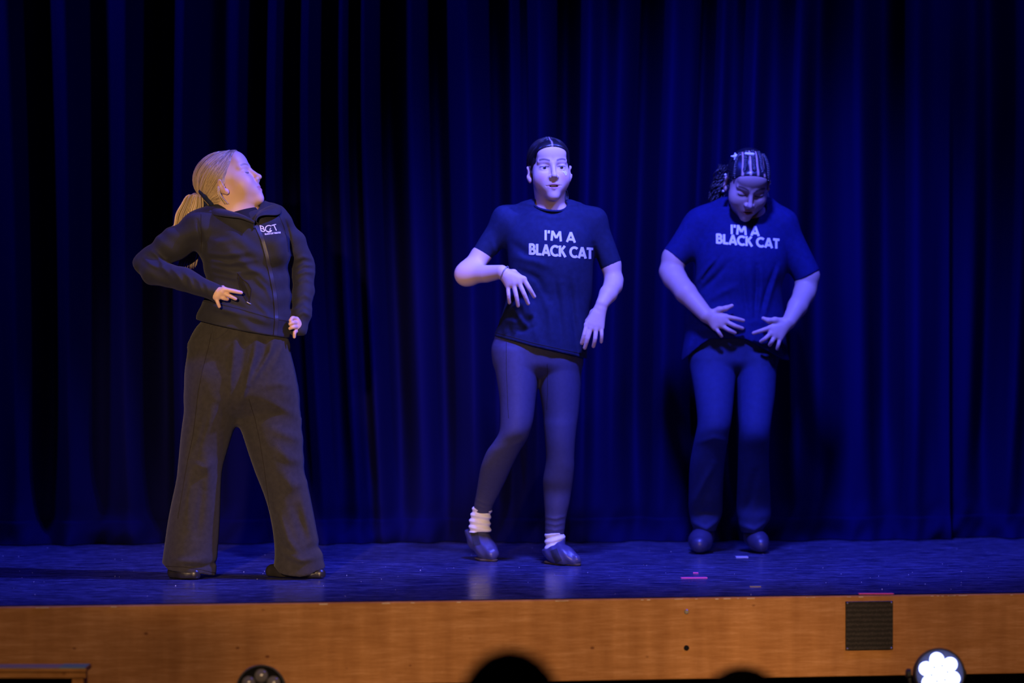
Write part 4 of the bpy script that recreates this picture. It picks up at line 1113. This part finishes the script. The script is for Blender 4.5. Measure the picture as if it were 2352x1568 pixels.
        st.append(pth); kk = r.uniform(0.55, 1.35); cs.append(tuple(np.array([0.58, 0.42, 0.22]) * kk))
    for i in range(60):   # long tail end behind the back, seen under the arm
        x = r.uniform(412, 456); st.append(dens(np.array([q(445, 500, 0.06), q(x + 6, 560, 0.11), q(x, 592, 0.12), q(x - 4, 614 + r.uniform(-10, 4), 0.12)]), 4)); cs.append((0.16, 0.11, 0.07))
    strand_mesh('ponytail', st, 0.0015, cs, M_hairA, ho)
build_dancer_a()

# ================================================================ dancer in black tee and leggings (middle)
def tee(t, D, q, rows, shoulders, sleeves, hem, neck, fo, m, box, name='tee_shirt', hemh=0.05, sleeve_r=None):
    S = SDF(); S.add(f_loft(rows, D, 0, 2.3), 0)
    for (a, b, ra, rb) in shoulders: S.rc(a, b, ra, rb, 0.04)
    for (a, b, ra, rb) in sleeves:
        n = (b - a) / np.linalg.norm(b - a); SL = SDF().rc(a, b + (b - a) * 0.4, ra, rb + (rb - ra) * 0.4, 0)
        SL.cut(plane_cut(b, n), 0.002)
        S.add((SL.ev, (a + b) / 2, np.linalg.norm(b - a) * 0.75 + ra), 0.03)
    S.disp(folds(fo, D - 0.1, D + 0.04))
    S.disp(lambda p: 0.0022 * np.sin(45 * p[:, 0] + 6 * p[:, 2] + 2 * np.sin(9 * p[:, 2])) * np.sin(11 * p[:, 2] + 3))
    for (a, b, ra, rb) in sleeves:
        n = (b - a) / np.linalg.norm(b - a)
        S.sub(f_rcone(b - n * 0.03, b + n * 0.08, rb - 0.009, rb - 0.005), 0.002)
    hz = line_z(hem, D - 0.1)
    S.cut(lambda p: hz(p) - p[:, 2], 0.003)
    lowrows = [r for r in rows if r[0] > 690]
    S.sub(f_loft(lowrows, D, -0.016, 2.3), 0.003)
    S.sub(f_ell(*neck), 0.004)
    V, F = mesh_sdf(S, *box, 0.0035)
    o = mesh_obj(name, V, F, m, t)
    return o, Drape(V, F), V, F

def build_dancer_b():
    D = 10.1
    q = lambda x, y, dd=0.0: P(x, y, D + dd)
    base = q(1230, 1299); t = empty('person', (base[0], D, 0))
    tag(t, 'person in dark lettered tee, leggings and white socks, standing between two other dancers', 'person')
    rows = [(476, 1215, 1318, 0, .055), (486, 1185, 1342, 0, .075), (502, 1166, 1357, 0, .09), (540, 1162, 1366, -.01, .108), (592, 1166, 1363, -.015, .118), (640, 1168, 1360, -.01, .118), (680, 1163, 1357, 0, .118), (706, 1157, 1353, 0, .12), (741, 1146, 1350, 0, .125), (771, 1135, 1349, 0, .13), (850, 1126, 1348, 0, .135)]
    fo = [([(1215, 690), (1225, 740), (1235, 790)], .014, .006), ([(1245, 660), (1262, 720), (1270, 800)], .014, .006), ([(1290, 650), (1300, 720), (1312, 810)], .013, .006), ([(1320, 640), (1328, 700), (1335, 790)], .012, .005),
          ([(1195, 620), (1235, 640), (1258, 690)], .012, -.007), ([(1185, 590), (1225, 600), (1260, 612)], .014, .006), ([(1180, 560), (1200, 575), (1215, 590)], .014, -.006), ([(1150, 735), (1185, 740), (1200, 725)], .010, .006), ([(1165, 755), (1200, 760), (1230, 750)], .009, -.005), ([(1185, 715), (1200, 740), (1215, 755)], .009, .006),
          ([(1275, 640), (1283, 700), (1290, 800)], .009, -.005), ([(1308, 640), (1316, 720), (1325, 810)], .008, -.005), ([(1365, 560), (1372, 590), (1376, 615)], .010, -.006), ([(1130, 555), (1140, 580), (1150, 600)], .01, .004),
          ([(1235, 492), (1262, 500), (1300, 498)], .008, .003), ([(1335, 730), (1340, 770), (1345, 815)], .010, .006)]
    o, dr, SV, SF = tee(t, D, q, rows, [(q(1226, 474), q(1165, 506), .028, .050), (q(1308, 476), q(1362, 506), .028, .046)],
        [(q(1163, 508), q(1103, 589, -.01), .056, .036), (q(1361, 508), q(1404, 609, 0), .050, .041)],
        [(1120, 770), (1133, 771), (1180, 783), (1226, 796), (1280, 808), (1335, 821), (1360, 827)],
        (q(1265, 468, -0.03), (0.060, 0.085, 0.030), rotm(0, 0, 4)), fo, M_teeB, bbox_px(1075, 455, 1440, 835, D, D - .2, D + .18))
    # ribbed collar
    K = SDF(); ring = [q(1265.5 + 40 * math.cos(a), 471 + 13.5 * math.sin(a) + 3.5 * math.cos(a), -0.022 - 0.062 * math.sin(a)) for a in np.linspace(0, 2 * math.pi, 33)]
    K.chain(ring, [0.0046] * 33, 0.003); V, F = mesh_sdf(K, *bbox_px(1210, 440, 1320, 500, D, D - .13, D + .1), 0.0026); mesh_obj('collar', V, F, M_teeB, o)
    mb = MB(); lettering(dr, mb, "I'M A", 1250.5, 551.5, 1323, 557.5, 23, 5.2, D, 0.0); mb.build('shirt_print', M_white_print, o, smooth=True)
    mb = MB(); lettering(dr, mb, 'BLACK CAT', 1215.5, 584.5, 1362, 595.0, 25.5, 5.6, D, 0.0); mb.build('shirt_print', M_white_print, o, smooth=True)
    mb = MB(); dr.cord(mb, [(1136, 763), (1180, 775), (1226, 788), (1280, 800), (1335, 812)], 0.0012, D); mb.build('hem_stitch', M_seam, o, smooth=True)
    # leggings
    T = SDF()
    T.add(f_loft([(752, 1142, 1340, 0, .105), (790, 1133, 1338, 0, .112), (830, 1134, 1337, 0, .112), (872, 1142, 1336, 0, .105)], D, 0, 2.2, 0.07), 0)
    T.add(f_loft([(770, 1132, 1228, -.01, .095), (814, 1132, 1240, -.02, .098), (854, 1138, 1239, -.03, .095), (913, 1147, 1231, -.05, .085), (964, 1149, 1225, -.07, .075), (993, 1146, 1217, -.075, .068), (1015, 1133, 1207, -.06, .062), (1036, 1118, 1194, -.04, .060), (1069, 1105, 1177, 0.0, .058), (1100, 1099, 1163, .05, .055), (1131, 1094, 1148, .10, .046), (1160, 1089, 1133, .14, .038), (1178, 1088, 1128, .16, .036)], D, 0, 2, 0, 0.06), 0.02)
    T.add(f_loft([(790, 1238, 1338, .0, .098), (833, 1237, 1336, .0, .10), (887, 1238, 1334, -.01, .092), (949, 1247, 1329, -.02, .08), (978, 1249, 1325, -.03, .074), (1014, 1252, 1321, -.035, .066), (1051, 1254, 1319, -.028, .061), (1072, 1252, 1319, -.02, .061), (1102, 1247, 1316, -.006, .06), (1130, 1248, 1312, .01, .056), (1160, 1250, 1307, .01, .050), (1189, 1252, 1300, .01, .042), (1214, 1252, 1297, .01, .038), (1227, 1252, 1295, .01, .037)], D, 0, 2, 0, 0.06), 0.02)
    T.disp(folds([([(1180, 1018), (1195, 1012), (1210, 1000)], .010, .004), ([(1252, 1186), (1275, 1190), (1300, 1184)], .005, .003), ([(1252, 1200), (1275, 1204), (1298, 1199)], .004, .0025), ([(1253, 1214), (1275, 1217), (1296, 1213)], .004, .0025),
                  ([(1092, 1150), (1112, 1160), (1132, 1162)], .004, .0025), ([(1090, 1162), (1110, 1171), (1129, 1172)], .004, .0025)], D, D + 0.2))
    V, F = mesh_sdf(T, *bbox_px(1075, 745, 1350, 1235, D, D - .2, D + .24), 0.0035)
    lo = mesh_obj('leggings', V, F, M_legB, t); dl = Drape(V, F)
    for pl_ in ([(1163, 785), (1163, 850), (1166, 920), (1168, 960)], [(1257, 835), (1258, 900), (1256, 940)]):
        mb = MB(); dl.cord(mb, pl_, 0.0009, D); mb.build('seam', M_seam, lo, smooth=True)
    # socks
    dF, dL = 10.27 - D, 0.01
    S = SDF(); S.add(f_loft([(1162, 1087, 1131, .155, .036), (1180, 1082, 1128, .16, .037), (1200, 1078, 1126, .165, .038), (1222, 1078, 1128, .165, .040)], D), 0)
    S.disp(lambda p: 0.003 * np.sin(260 * p[:, 2] + 40 * p[:, 0])); V, F = mesh_sdf(S, *bbox_px(1065, 1150, 1145, 1230, D, D + .08, D + .25), 0.003); mesh_obj('sock', V, F, M_sock, t)
    S = SDF(); S.add(f_loft([(1224, 1252, 1297, .01, .037), (1240, 1252, 1297, .01, .039), (1262, 1252, 1294, .005, .042)], D), 0)
    S.disp(lambda p: 0.0028 * np.sin(260 * p[:, 2] - 60 * p[:, 0])); V, F = mesh_sdf(S, *bbox_px(1240, 1215, 1310, 1275, D, D - .07, D + .08), 0.003); mesh_obj('sock', V, F, M_sock, t)
    # jazz shoes
    def shoe(main, rad, top, panel, sole, box, floor=0.004):
        S = SDF(); S.chain(main, rad, 0.03); S.cut(lambda p: floor - p[:, 2], 0.003)
        for (a, b, ra, rb) in top[1]: S.rc(a, b, ra, rb, 0.015)
        S.cut(top[0], 0.003)
        S.disp(lambda p: 0.0012 * np.sin(170 * p[:, 0] + 120 * p[:, 2]))
        V, F = mesh_sdf(S, *box, 0.0028); so = mesh_obj('shoe', V, F, M_blueleather, t); d_ = Drape(V, F)
        mb = MB(); d_.ribbon(mb, panel[0], panel[1], D, 0.0012, 2, 6); mb.build('elastic_panel', M_elastic, so, smooth=True)
        S = SDF(); S.chain(sole[0], sole[1], 0.01); S.cut(lambda p: np.maximum(p[:, 2] - sole[2](p), 0.0015 - p[:, 2]), 0.001)
        V, F = mesh_sdf(S, *box, 0.0025); mesh_obj('sole', V, F, M_sole, so)
    # her right foot: heel raised, weight on the ball, toe towards the camera
    a = lambda x, y, d: P(x, y, d)
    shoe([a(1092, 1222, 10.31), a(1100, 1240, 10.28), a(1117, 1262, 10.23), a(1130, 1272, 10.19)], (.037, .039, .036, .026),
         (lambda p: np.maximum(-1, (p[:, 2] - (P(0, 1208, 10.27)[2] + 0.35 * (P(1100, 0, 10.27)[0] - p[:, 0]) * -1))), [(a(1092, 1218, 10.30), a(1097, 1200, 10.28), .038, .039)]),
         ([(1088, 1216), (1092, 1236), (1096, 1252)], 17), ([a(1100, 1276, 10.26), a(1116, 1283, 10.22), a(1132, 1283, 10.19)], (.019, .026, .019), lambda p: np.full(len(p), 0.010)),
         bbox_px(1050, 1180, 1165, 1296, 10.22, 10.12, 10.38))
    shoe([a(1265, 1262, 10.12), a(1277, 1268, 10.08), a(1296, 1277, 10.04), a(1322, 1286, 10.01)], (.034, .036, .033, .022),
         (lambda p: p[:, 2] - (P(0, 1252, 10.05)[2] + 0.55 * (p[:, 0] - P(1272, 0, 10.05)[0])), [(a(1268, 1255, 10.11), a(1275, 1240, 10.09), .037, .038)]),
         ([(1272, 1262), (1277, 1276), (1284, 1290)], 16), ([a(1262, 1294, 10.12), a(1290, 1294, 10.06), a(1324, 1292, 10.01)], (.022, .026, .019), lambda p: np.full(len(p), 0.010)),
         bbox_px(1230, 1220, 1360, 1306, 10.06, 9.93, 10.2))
    # body
    H = Head(q(1262, 391, -0.005), rotm(8, 3, -1.5), 1.04)
    B = SDF(); build_head(B, H, 'open', 'open', 0.98)
    B.chain([H.w((0, 0.022, -0.05)), q(1262, 452, 0.012), q(1266, 482, 0.02)], (0.052, 0.047, 0.052), 0.03)
    B.rc(H.w((0, -0.01, -0.08)), q(1264, 478, -0.005), 0.034, 0.042, 0.03)
    B.rc(q(1235, 505), q(1298, 505), 0.045, 0.045, 0.04)
    B.add(f_loft(scale_rows([r for r in rows[3:] if r[0] < 760], 0.84), D, 0, 2, 0.05, 0.03), 0.03)
    wr, wl = q(1152, 624, -.165), q(1383, 698, -.10)
    B.chain([q(1182, 508, 0), q(1103, 588, -.01), q(1073, 629, -.035)], (.038, .034, .035), 0.02)
    B.rc(q(1072, 630, -.035), q(1118, 629, -.11), .036, .0330, 0.05); B.rc(q(1118, 629, -.11), wr, .0330, .0255, 0.0)
    B.chain([q(1352, 510, 0), q(1403, 607, 0), q(1410, 644, -.01)], (.042, .035, .034), 0.02)
    B.chain([q(1410, 644, -.01), q(1408, 656, -.03), q(1397, 675, -.065), wl], (.034, .034, .032, .0245), 0.012)
    f = -.18
    hand(B, wr, [[q(1203, 641, f), q(1216, 662, f - .010), q(1227, 681, f + .004)], [q(1192, 649, f - .004), q(1204, 675, f - .014), q(1213, 697, f)], [q(1180, 654, f - .002), q(1186, 680, f - .012), q(1190, 702, f)], [q(1167, 656, f + .004), q(1168, 677, f - .006), q(1170, 695, f + .006)]],
         [q(1180, 626, f + .035), q(1200, 640, f + .045), q(1212, 655, f + .045)], 0.0093, 0.0074, 0.0140)
    f = -.115
    hand(B, wl, [[q(1348, 746, f), q(1342, 768, f - .012), q(1336, 788, f)], [q(1357, 752, f - .004), q(1350, 777, f - .014), q(1343, 799, f)], [q(1369, 755, f - .004), q(1367, 777, f - .014), q(1363, 795, f)], [q(1381, 752, f), q(1382, 769, f - .010), q(1381, 785, f)]],
         [q(1362, 718, f + .03), q(1350, 738, f + .04), q(1346, 756, f + .04)], 0.0093, 0.0074, 0.0140)
    V, F = mesh_sdf(B, *bbox_px(1040, 310, 1440, 820, D, D - .25, D + .16), 0.0025)
    skin = (0.74, 0.52, 0.42); C = np.tile(skin, (len(V), 1)); L = H.l(V); m = V[:, 2] > q(0, 475)[2]
    C[m] = face_color(L[m], skin, (0.58, 0.25, 0.24), (0.10, 0.06, 0.05), 'open', 0.55, True)
    bo = mesh_obj('body', V, F, M_skin, t, col=C)
    eyeballs(H, bo, (0.05, -1, 0.02), (0.10, 0.06, 0.03))
    MB().tube([H.w((x, -0.082 + 14 * x * x, -0.0650)) for x in np.linspace(-0.012, 0.012, 7)], 0.0030 * H.s, 8).build('teeth', M_teeth, bo, smooth=True)
    # face paint mark on her cheek
    df = Drape(V, F); mb = MB()
    df.ribbon(mb, [(1293, 394), (1297, 397), (1300, 403)], 3, D, 0.0012, 1, 4); df.ribbon(mb, [(1297, 393), (1301, 397), (1300, 403)], 2.2, D, 0.0012, 1, 3); df.ribbon(mb, [(1290, 395), (1293, 390), (1299, 391)], 1.2, D, 0.0012, 1, 3)
    mb.build('cheek_paint', M_white_print, bo, smooth=True)
    # bracelet
    c0 = q(1159, 628, -.175); ax = q(1180, 640, -.18) - q(1140, 622, -.155); ax /= np.linalg.norm(ax); u = np.cross(ax, [0, 1.0, 0]); u /= np.linalg.norm(u); v = np.cross(ax, u)
    MB().tube([c0 + 0.030 * (math.cos(a) * u * 0.98 + math.sin(a) * v * 0.8) for a in np.linspace(0, 2 * math.pi, 33)], 0.0016, 6).build('bracelet', M_bolt, t, smooth=True)
    # hair: centre parting, slicked back to a low ponytail
    Hc = SDF(); hair_cap(Hc, H, 0.98, 0.005, (0.775, 0.633, -0.020), -0.06)
    V, F = mesh_sdf(Hc, H.o - 0.16, H.o + 0.17, 0.003)
    LV = H.l(V); part = np.exp(-(LV[:, 0] / 0.0022) ** 2) * (LV[:, 1] < 0.03) * (LV[:, 2] > 0.05)
    C = np.array([0.014, 0.012, 0.014]) * np.ones((len(V), 1)); C = C * (1 - part[:, None]) + np.array([0.50, 0.36, 0.32]) * part[:, None]
    ho = mesh_obj('hair', V, F, M_hairB, t, col=C)
    cen = np.array([0, 0.020, 0.037]); rad = np.array([0.0765, 0.099, 0.086]); r = np.random.default_rng(8); st = []; cs = []
    for i in range(260):
        sx = r.choice([-1, 1]); k = r.random()
        if k < 0.6:
            y = r.uniform(-0.072, 0.06); x = sx * 0.003; z = 0.12
            tie = (sx * 0.03, 0.10, -0.04)
            mid = (sx * 0.09, y * 0.5 + 0.02, 0.04)
            a = skull_path((x, y, z), mid, 9, cen, rad, 0.004); b = skull_path(mid, tie, 9, cen, rad, 0.004)
            pth = dens(np.r_[a[::3], b[2::3]], 5)
        else:
            th = sx * r.uniform(0.25, 1.45); x = 0.072 * math.sin(th); z = -0.008 + 0.100 * max(math.cos(th), 0) ** 0.8; y = (-0.020 + 9 * max(abs(x) - 0.035, 0) ** 2 - 0.633 * z) / 0.775
            pth = skull_path((x, y, z), (sx * 0.02, 0.10, -0.04), 14, cen, rad, 0.005)
        st.append(H.w(pth) + r.normal(0, 0.0006, 3)); kk = r.uniform(0.6, 1.5); cs.append(tuple(np.array([0.018, 0.015, 0.018]) * kk))
    strand_mesh('strands', st, 0.0018, cs, M_hairB, ho)
    st = []; cs = []
    for i in range(60):
        a, b = r.uniform(-1, 1), r.uniform(-1, 1)
        st.append(dens(np.array([q(1276, 418, .10), q(1293 + 5 * a, 432, .085 + .02 * b), q(1300 + 5 * a, 448, .075 + .02 * b), q(1300 + 4 * a, 466, .06 + .02 * b)]), 4)); cs.append((0.018, 0.016, 0.02))
    strand_mesh('ponytail', st, 0.0022, cs, M_hairB, ho)
build_dancer_b()

# ================================================================ dancer looking down (right)
def build_dancer_c():
    D = 10.6
    q = lambda x, y, dd=0.0: P(x, y, D + dd)
    base = q(1675, 1268); t = empty('person', (base[0], D, 0))
    tag(t, 'person looking down, both hands on belly, in lettered tee and dark loose trousers', 'person')
    rows = [(470, 1668, 1758, 0, .055), (482, 1628, 1786, 0, .08), (500, 1604, 1802, 0, .10), (540, 1597, 1808, -.01, .12), (584, 1596, 1810, -.02, .13), (623, 1598, 1806, -.02, .13), (655, 1597, 1797, -.01, .13), (690, 1588, 1799, 0, .13), (720, 1577, 1802, 0, .132), (753, 1572, 1804, 0, .136), (790, 1570, 1806, 0, .14), (850, 1566, 1814, 0, .145)]
    fo = [([(1600, 650), (1625, 615), (1650, 590)], .010, .007), ([(1608, 672), (1640, 640), (1670, 605)], .012, -.008), ([(1615, 640), (1640, 605), (1660, 580)], .009, -.006), ([(1720, 590), (1722, 650), (1726, 740)], .012, .008), ([(1745, 600), (1748, 660), (1738, 740)], .011, .007), ([(1735, 610), (1736, 660), (1732, 730)], .008, -.007), ([(1700, 600), (1706, 660), (1716, 730)], .009, -.006),
          ([(1790, 610), (1770, 670), (1750, 740)], .011, .008), ([(1780, 610), (1762, 660), (1745, 720)], .009, -.006), ([(1625, 690), (1660, 670), (1690, 655)], .014, .005), ([(1600, 760), (1630, 756), (1660, 762)], .012, .006), ([(1780, 780), (1795, 800), (1805, 822)], .010, .006), ([(1590, 780), (1582, 800), (1574, 826)], .010, .006)]
    o, dr, SV, SF = tee(t, D, q, rows, [(q(1668, 470), q(1612, 512), .035, .062), (q(1762, 474), q(1796, 512), .035, .058)],
        [(q(1610, 518), q(1549, 592, -.01), .066, .054), (q(1796, 520), q(1854, 634, -.01), .062, .055)],
        [(1555, 830), (1571, 829), (1590, 810), (1612, 790), (1631, 778), (1690, 776), (1712, 779), (1735, 790), (1753, 801), (1785, 818), (1807, 827), (1830, 829)],
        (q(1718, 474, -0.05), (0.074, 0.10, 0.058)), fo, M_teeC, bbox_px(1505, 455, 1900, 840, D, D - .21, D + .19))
    K = SDF(); ring = [q(1718 + 47 * math.cos(a), 485 + 24 * math.sin(a), -0.025 - 0.070 * math.sin(a)) for a in np.linspace(0, 2 * math.pi, 33)]
    K.chain(ring, [0.0065] * 33, 0.003); V, F = mesh_sdf(K, *bbox_px(1655, 445, 1780, 520, D, D - .16, D + .09), 0.0028); mesh_obj('collar', V, F, M_teeC, o)
    mb = MB(); lettering(dr, mb, "I'M A", 1678, 538.0, 1745, 542.5, 22, 5.2, D, 0.0); mb.build('shirt_print', M_white_print, o, smooth=True)
    mb = MB(); lettering(dr, mb, 'BLACK CAT', 1645, 559.0, 1790, 571.5, 22.5, 5.4, D, 0.0); mb.build('shirt_print', M_white_print, o, smooth=True)
    # trousers
    T = SDF()
    T.add(f_loft([(760, 1588, 1788, 0, .12), (800, 1584, 1788, 0, .122), (865, 1588, 1782, 0, .12)], D, 0, 2.2, 0.07), 0)
    T.add(f_loft([(790, 1581, 1688, -.01, .105), (838, 1584, 1690, -.03, .105), (888, 1593, 1687, -.10, .095), (939, 1600, 1683, -.16, .085), (972, 1602, 1679, -.19, .076), (995, 1598, 1674, -.19, .07), (1034, 1590, 1668, -.155, .066), (1074, 1584, 1663, -.115, .066), (1142, 1582, 1660, -.04, .068), (1176, 1583, 1659, 0.0, .066), (1199, 1588, 1650, .0, .058), (1218, 1594, 1644, .0, .052)], D, 0, 2, 0, 0.06), 0.02)
    T.add(f_loft([(790, 1694, 1787, -.01, .105), (838, 1694, 1784, -.03, .105), (905, 1694, 1780, -.10, .092), (950, 1695, 1774, -.15, .082), (980, 1697, 1770, -.18, .074), (1005, 1697, 1768, -.18, .07), (1040, 1696, 1766, -.145, .066), (1108, 1694, 1768, -.07, .067), (1159, 1692, 1770, -.01, .068), (1186, 1693, 1770, .0, .066), (1209, 1699, 1756, .0, .056), (1222, 1703, 1750, .0, .05)], D, 0, 2, 0, 0.06), 0.02)
    T.disp(folds([([(1595, 1010), (1630, 1000), (1670, 1012)], .012, .004), ([(1590, 1160), (1610, 1110), (1630, 1060)], .014, .007), ([(1600, 1170), (1612, 1130), (1620, 1100)], .010, -.005), ([(1588, 1198), (1620, 1212), (1655, 1190)], .010, .007), ([(1600, 1178), (1618, 1172), (1640, 1178)], .012, -.007), ([(1700, 1190), (1720, 1140), (1725, 1080)], .014, -.006), ([(1700, 1205), (1730, 1214), (1764, 1196)], .010, .007)], D, D + .1))
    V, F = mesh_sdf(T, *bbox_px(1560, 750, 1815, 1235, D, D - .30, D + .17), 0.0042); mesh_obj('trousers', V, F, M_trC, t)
    def shoe(pts, rad, box):
        S = SDF(); S.chain(pts, rad, 0.02); S.cut(lambda p: 0.003 - p[:, 2], 0.003)
        V, F = mesh_sdf(S, *box, 0.003); mesh_obj('shoe', V, F, M_darkshoe, t)
    shoe([q(1618, 1212, .03), q(1614, 1232, .02), q(1609, 1242, -.04), q(1607, 1250, -.08)], (.036, .042, .044, .034), bbox_px(1565, 1195, 1655, 1275, D, D - .15, D + .1))
    shoe([q(1727, 1212, .03), q(1732, 1232, .02), q(1742, 1243, -.03), q(1748, 1251, -.06)], (.034, .038, .038, .030), bbox_px(1690, 1195, 1790, 1275, D, D - .13, D + .1))
    # body
    H = Head(q(1717, 421, -0.125), rotm(7, -35, 4), 1.08)
    B = SDF(); build_head(B, H, 'closed', 'grimace', 1.02)
    B.chain([H.w((0, 0.03, -0.05)), q(1716, 470, -.04), q(1714, 505, 0.0)], (0.055, 0.052, 0.06), 0.03)
    B.rc(q(1660, 505), q(1775, 508), 0.05, 0.05, 0.04)
    B.add(f_loft(scale_rows([r for r in rows[3:] if r[0] < 760], 0.84), D, 0, 2, 0.05, 0.03), 0.03)
    wr, wl = q(1622, 724, -.155), q(1812, 739, -.15)
    B.chain([q(1625, 515), q(1549, 592, -.01), q(1541, 624, -.02)], (.05, .046, .045), 0.02)
    B.chain([q(1541, 624, -.02), q(1549, 638, -.04), q(1575, 672, -.10), wr], (.045, .046, .042, .030), 0.012)
    B.chain([q(1785, 515), q(1854, 634, -.01), q(1851, 662, -.02)], (.05, .046, .042), 0.02)
    B.chain([q(1851, 662, -.02), q(1847, 674, -.04), q(1832, 704, -.10), wl], (.042, .042, .038, .028), 0.012)
    f = -.168
    hand(B, wr, [[q(1666, 727, f), q(1688, 731, f - .010), q(1707, 736, f + .002)], [q(1667, 738, f - .004), q(1688, 748, f - .013), q(1705, 754, f)], [q(1657, 747, f - .003), q(1674, 758, f - .012), q(1688, 764, f)], [q(1642, 752, f), q(1651, 763, f - .008), q(1657, 772, f)]],
         [q(1652, 711, f), q(1667, 708, f - .006), q(1681, 702, f)], 0.0096, 0.0076, 0.0150)
    hand(B, wl, [[q(1770, 752, f), q(1749, 759, f - .010), q(1731, 765, f + .002)], [q(1771, 765, f - .004), q(1758, 777, f - .013), q(1748, 784, f)], [q(1780, 772, f - .003), q(1773, 784, f - .012), q(1768, 792, f)], [q(1792, 776, f), q(1788, 791, f - .008), q(1785, 801, f)]],
         [q(1780, 735, f), q(1765, 736, f - .006), q(1753, 731, f)], 0.0096, 0.0076, 0.0150)
    V, F = mesh_sdf(B, *bbox_px(1505, 340, 1890, 815, D, D - .26, D + .17), 0.0025)
    skin = (0.50, 0.34, 0.29); C = np.tile(skin, (len(V), 1)); L = H.l(V); m = (V[:, 2] > q(0, 520)[2]) & (np.abs(L[:, 0]) < 0.1)
    C[m] = face_color(L[m], skin, (0.42, 0.17, 0.15), (0.05, 0.03, 0.03), 'closed', 0.0, True)
    bo = mesh_obj('body', V, F, M_skin, t, col=C)
    # hair behind the braids
    Hc = SDF(); hair_cap(Hc, H, 1.02, 0.0028, (0.775, 0.633, -0.0130), -0.06)
    V, F = mesh_sdf(Hc, H.o - 0.17, H.o + 0.17, 0.0026)
    LV = H.l(V); fx = LV[:, 0] / (1 + 2.2 * np.clip(-LV[:, 1], 0, 1)) ; C = np.tile([0.012, 0.011, 0.022], (len(V), 1))
    parts = np.min([np.abs(fx - k) for k in (-0.036, -0.0125, 0.0105, 0.033)], axis=0)
    pm_ = np.clip(1.6 - parts / 0.0030, 0, 1) * (LV[:, 2] > 0.045) * (LV[:, 1] < 0.03)
    C = C * (1 - pm_[:, None]) + np.array([0.52, 0.34, 0.27]) * pm_[:, None]
    ho = mesh_obj('hair', V, F, M_hairB, t, col=C); dh = Drape(V, F)
    cen = np.array([0, 0.020, 0.037]); rad = np.array([0.0755, 0.096, 0.083]); r = np.random.default_rng(9)
    for (xa, xb, za) in ((-0.062, -0.052, 0.044), (-0.027, -0.024, 0.066), (-0.001, -0.001, 0.068), (0.0245, 0.022, 0.066), (0.058, 0.046, 0.046)):
        pth = skull_path((xa, -0.083 + 9 * xa * xa, za + 0.001), (xb, 0.03, 0.125), 15, cen, rad, 0.012)
        pth = dens(pth, 4); n = len(pth); mb = MB(); onh = []
        for w_ in H.w(pth):
            hp = dh.t.find_nearest(Vector(w_)); onh.append(np.array(hp[0]) + np.array(hp[1]) * 0.0022)
        pth = H.l(np.array(onh))
        for ph in (0, 1):
            off = np.stack([0.0042 * np.cos(np.arange(n) * 0.9 + ph * math.pi), np.zeros(n), 0.0012 * np.sin(np.arange(n) * 1.8)], 1)
            mb.tube(H.w(pth + off), 0.0044 * H.s * np.clip(np.linspace(0.6, 3, n), 0, 1), 6)
        mesh_obj('braid', np.array(mb.v), mb.f, M_hairB, ho, col=np.tile([0.014, 0.013, 0.024], (len(mb.v), 1)))
    # side hair swept back over the temples
    st = []; cs = []
    for i in range(120):
        sx = r.choice([-1, 1]); z = r.uniform(-0.01, 0.065); y = -0.055 + 0.35 * (0.065 - z) + r.uniform(0, 0.02)
        st.append(H.w(skull_path((sx * 0.07, y, z), (sx * 0.03, 0.10, 0.0), 12, cen, rad, 0.01 + r.uniform(0, 0.02)))); cs.append((0.014, 0.012, 0.02))
    strand_mesh('strands', st, 0.0026, cs, M_hairB, ho)
    # curls hanging behind the ear
    st = []; cs = []
    for i in range(130):
        x0, y0 = r.uniform(1650, 1678), r.uniform(376, 410); x1, y1 = r.uniform(1626, 1662), r.uniform(440, 472); dd = r.uniform(0.02, 0.09)
        n = 34; s = np.linspace(0, 1, n); ph = r.uniform(0, 6.28); am = r.uniform(3, 6) * np.sin(np.pi * np.clip(s + 0.1, 0, 1)); fr = r.uniform(14, 20)
        st.append(np.array([q(x0 + (x1 - x0) * k ** 0.8 + a * math.sin(fr * k + ph), y0 + (y1 - y0) * k, dd + 0.006 * math.cos(fr * k + ph)) for k, a in zip(s, am)])); cs.append((0.016, 0.014, 0.024))
    strand_mesh('curls', st, 0.0026, cs, M_hairB, ho); st = []; cs = []
    for i in range(16):
        a = r.uniform(-3, 3); st.append(dens(np.array([q(1758 + a, 430, 0.03), q(1763 + a, 452, 0.01), q(1770 + a, 468, 0.0), q(1774 + a, 476, 0.0)]), 4)); cs.append((0.016, 0.014, 0.024))
    strand_mesh('lock', st, 0.0026, cs, M_hairB, ho)
    # hair clips
    def clip(px, py, dd, kind):
        S = SDF(); c = dh.hit(px, py, D, 0.004)
        if c is None: c = q(px, py, dd)
        if kind == 'star':
            for k in range(5):
                an = math.radians(90 + 72 * k + 15); S.rc(c, c + np.array([0.019 * math.cos(an), -0.003, 0.013 * math.sin(an)]), 0.007, 0.003, 0.004)
        else:
            S.rc(c + np.array([-0.014, 0, 0.002]), c + np.array([0.014, 0, -0.001]), 0.006, 0.007, 0.003)
        V, F = mesh_sdf(S, c - 0.035, c + 0.035, 0.002); mesh_obj('hair_clip', V, F, M_clip, ho)
    clip(1692, 361, -0.13, 'star'); clip(1721, 356, -0.13, 'bar')
    for p in (H.w((-0.081, 0.006, -0.044)), H.w((-0.083, 0.018, 0.018)), H.w((0.083, 0.010, 0.0))):
        V, F = mesh_sdf(SDF().add(f_ell(p, (0.005, 0.005, 0.005)), 0), p - 0.012, p + 0.012, 0.0015); mesh_obj('earring', V, F, M_clip, bo)
build_dancer_c()
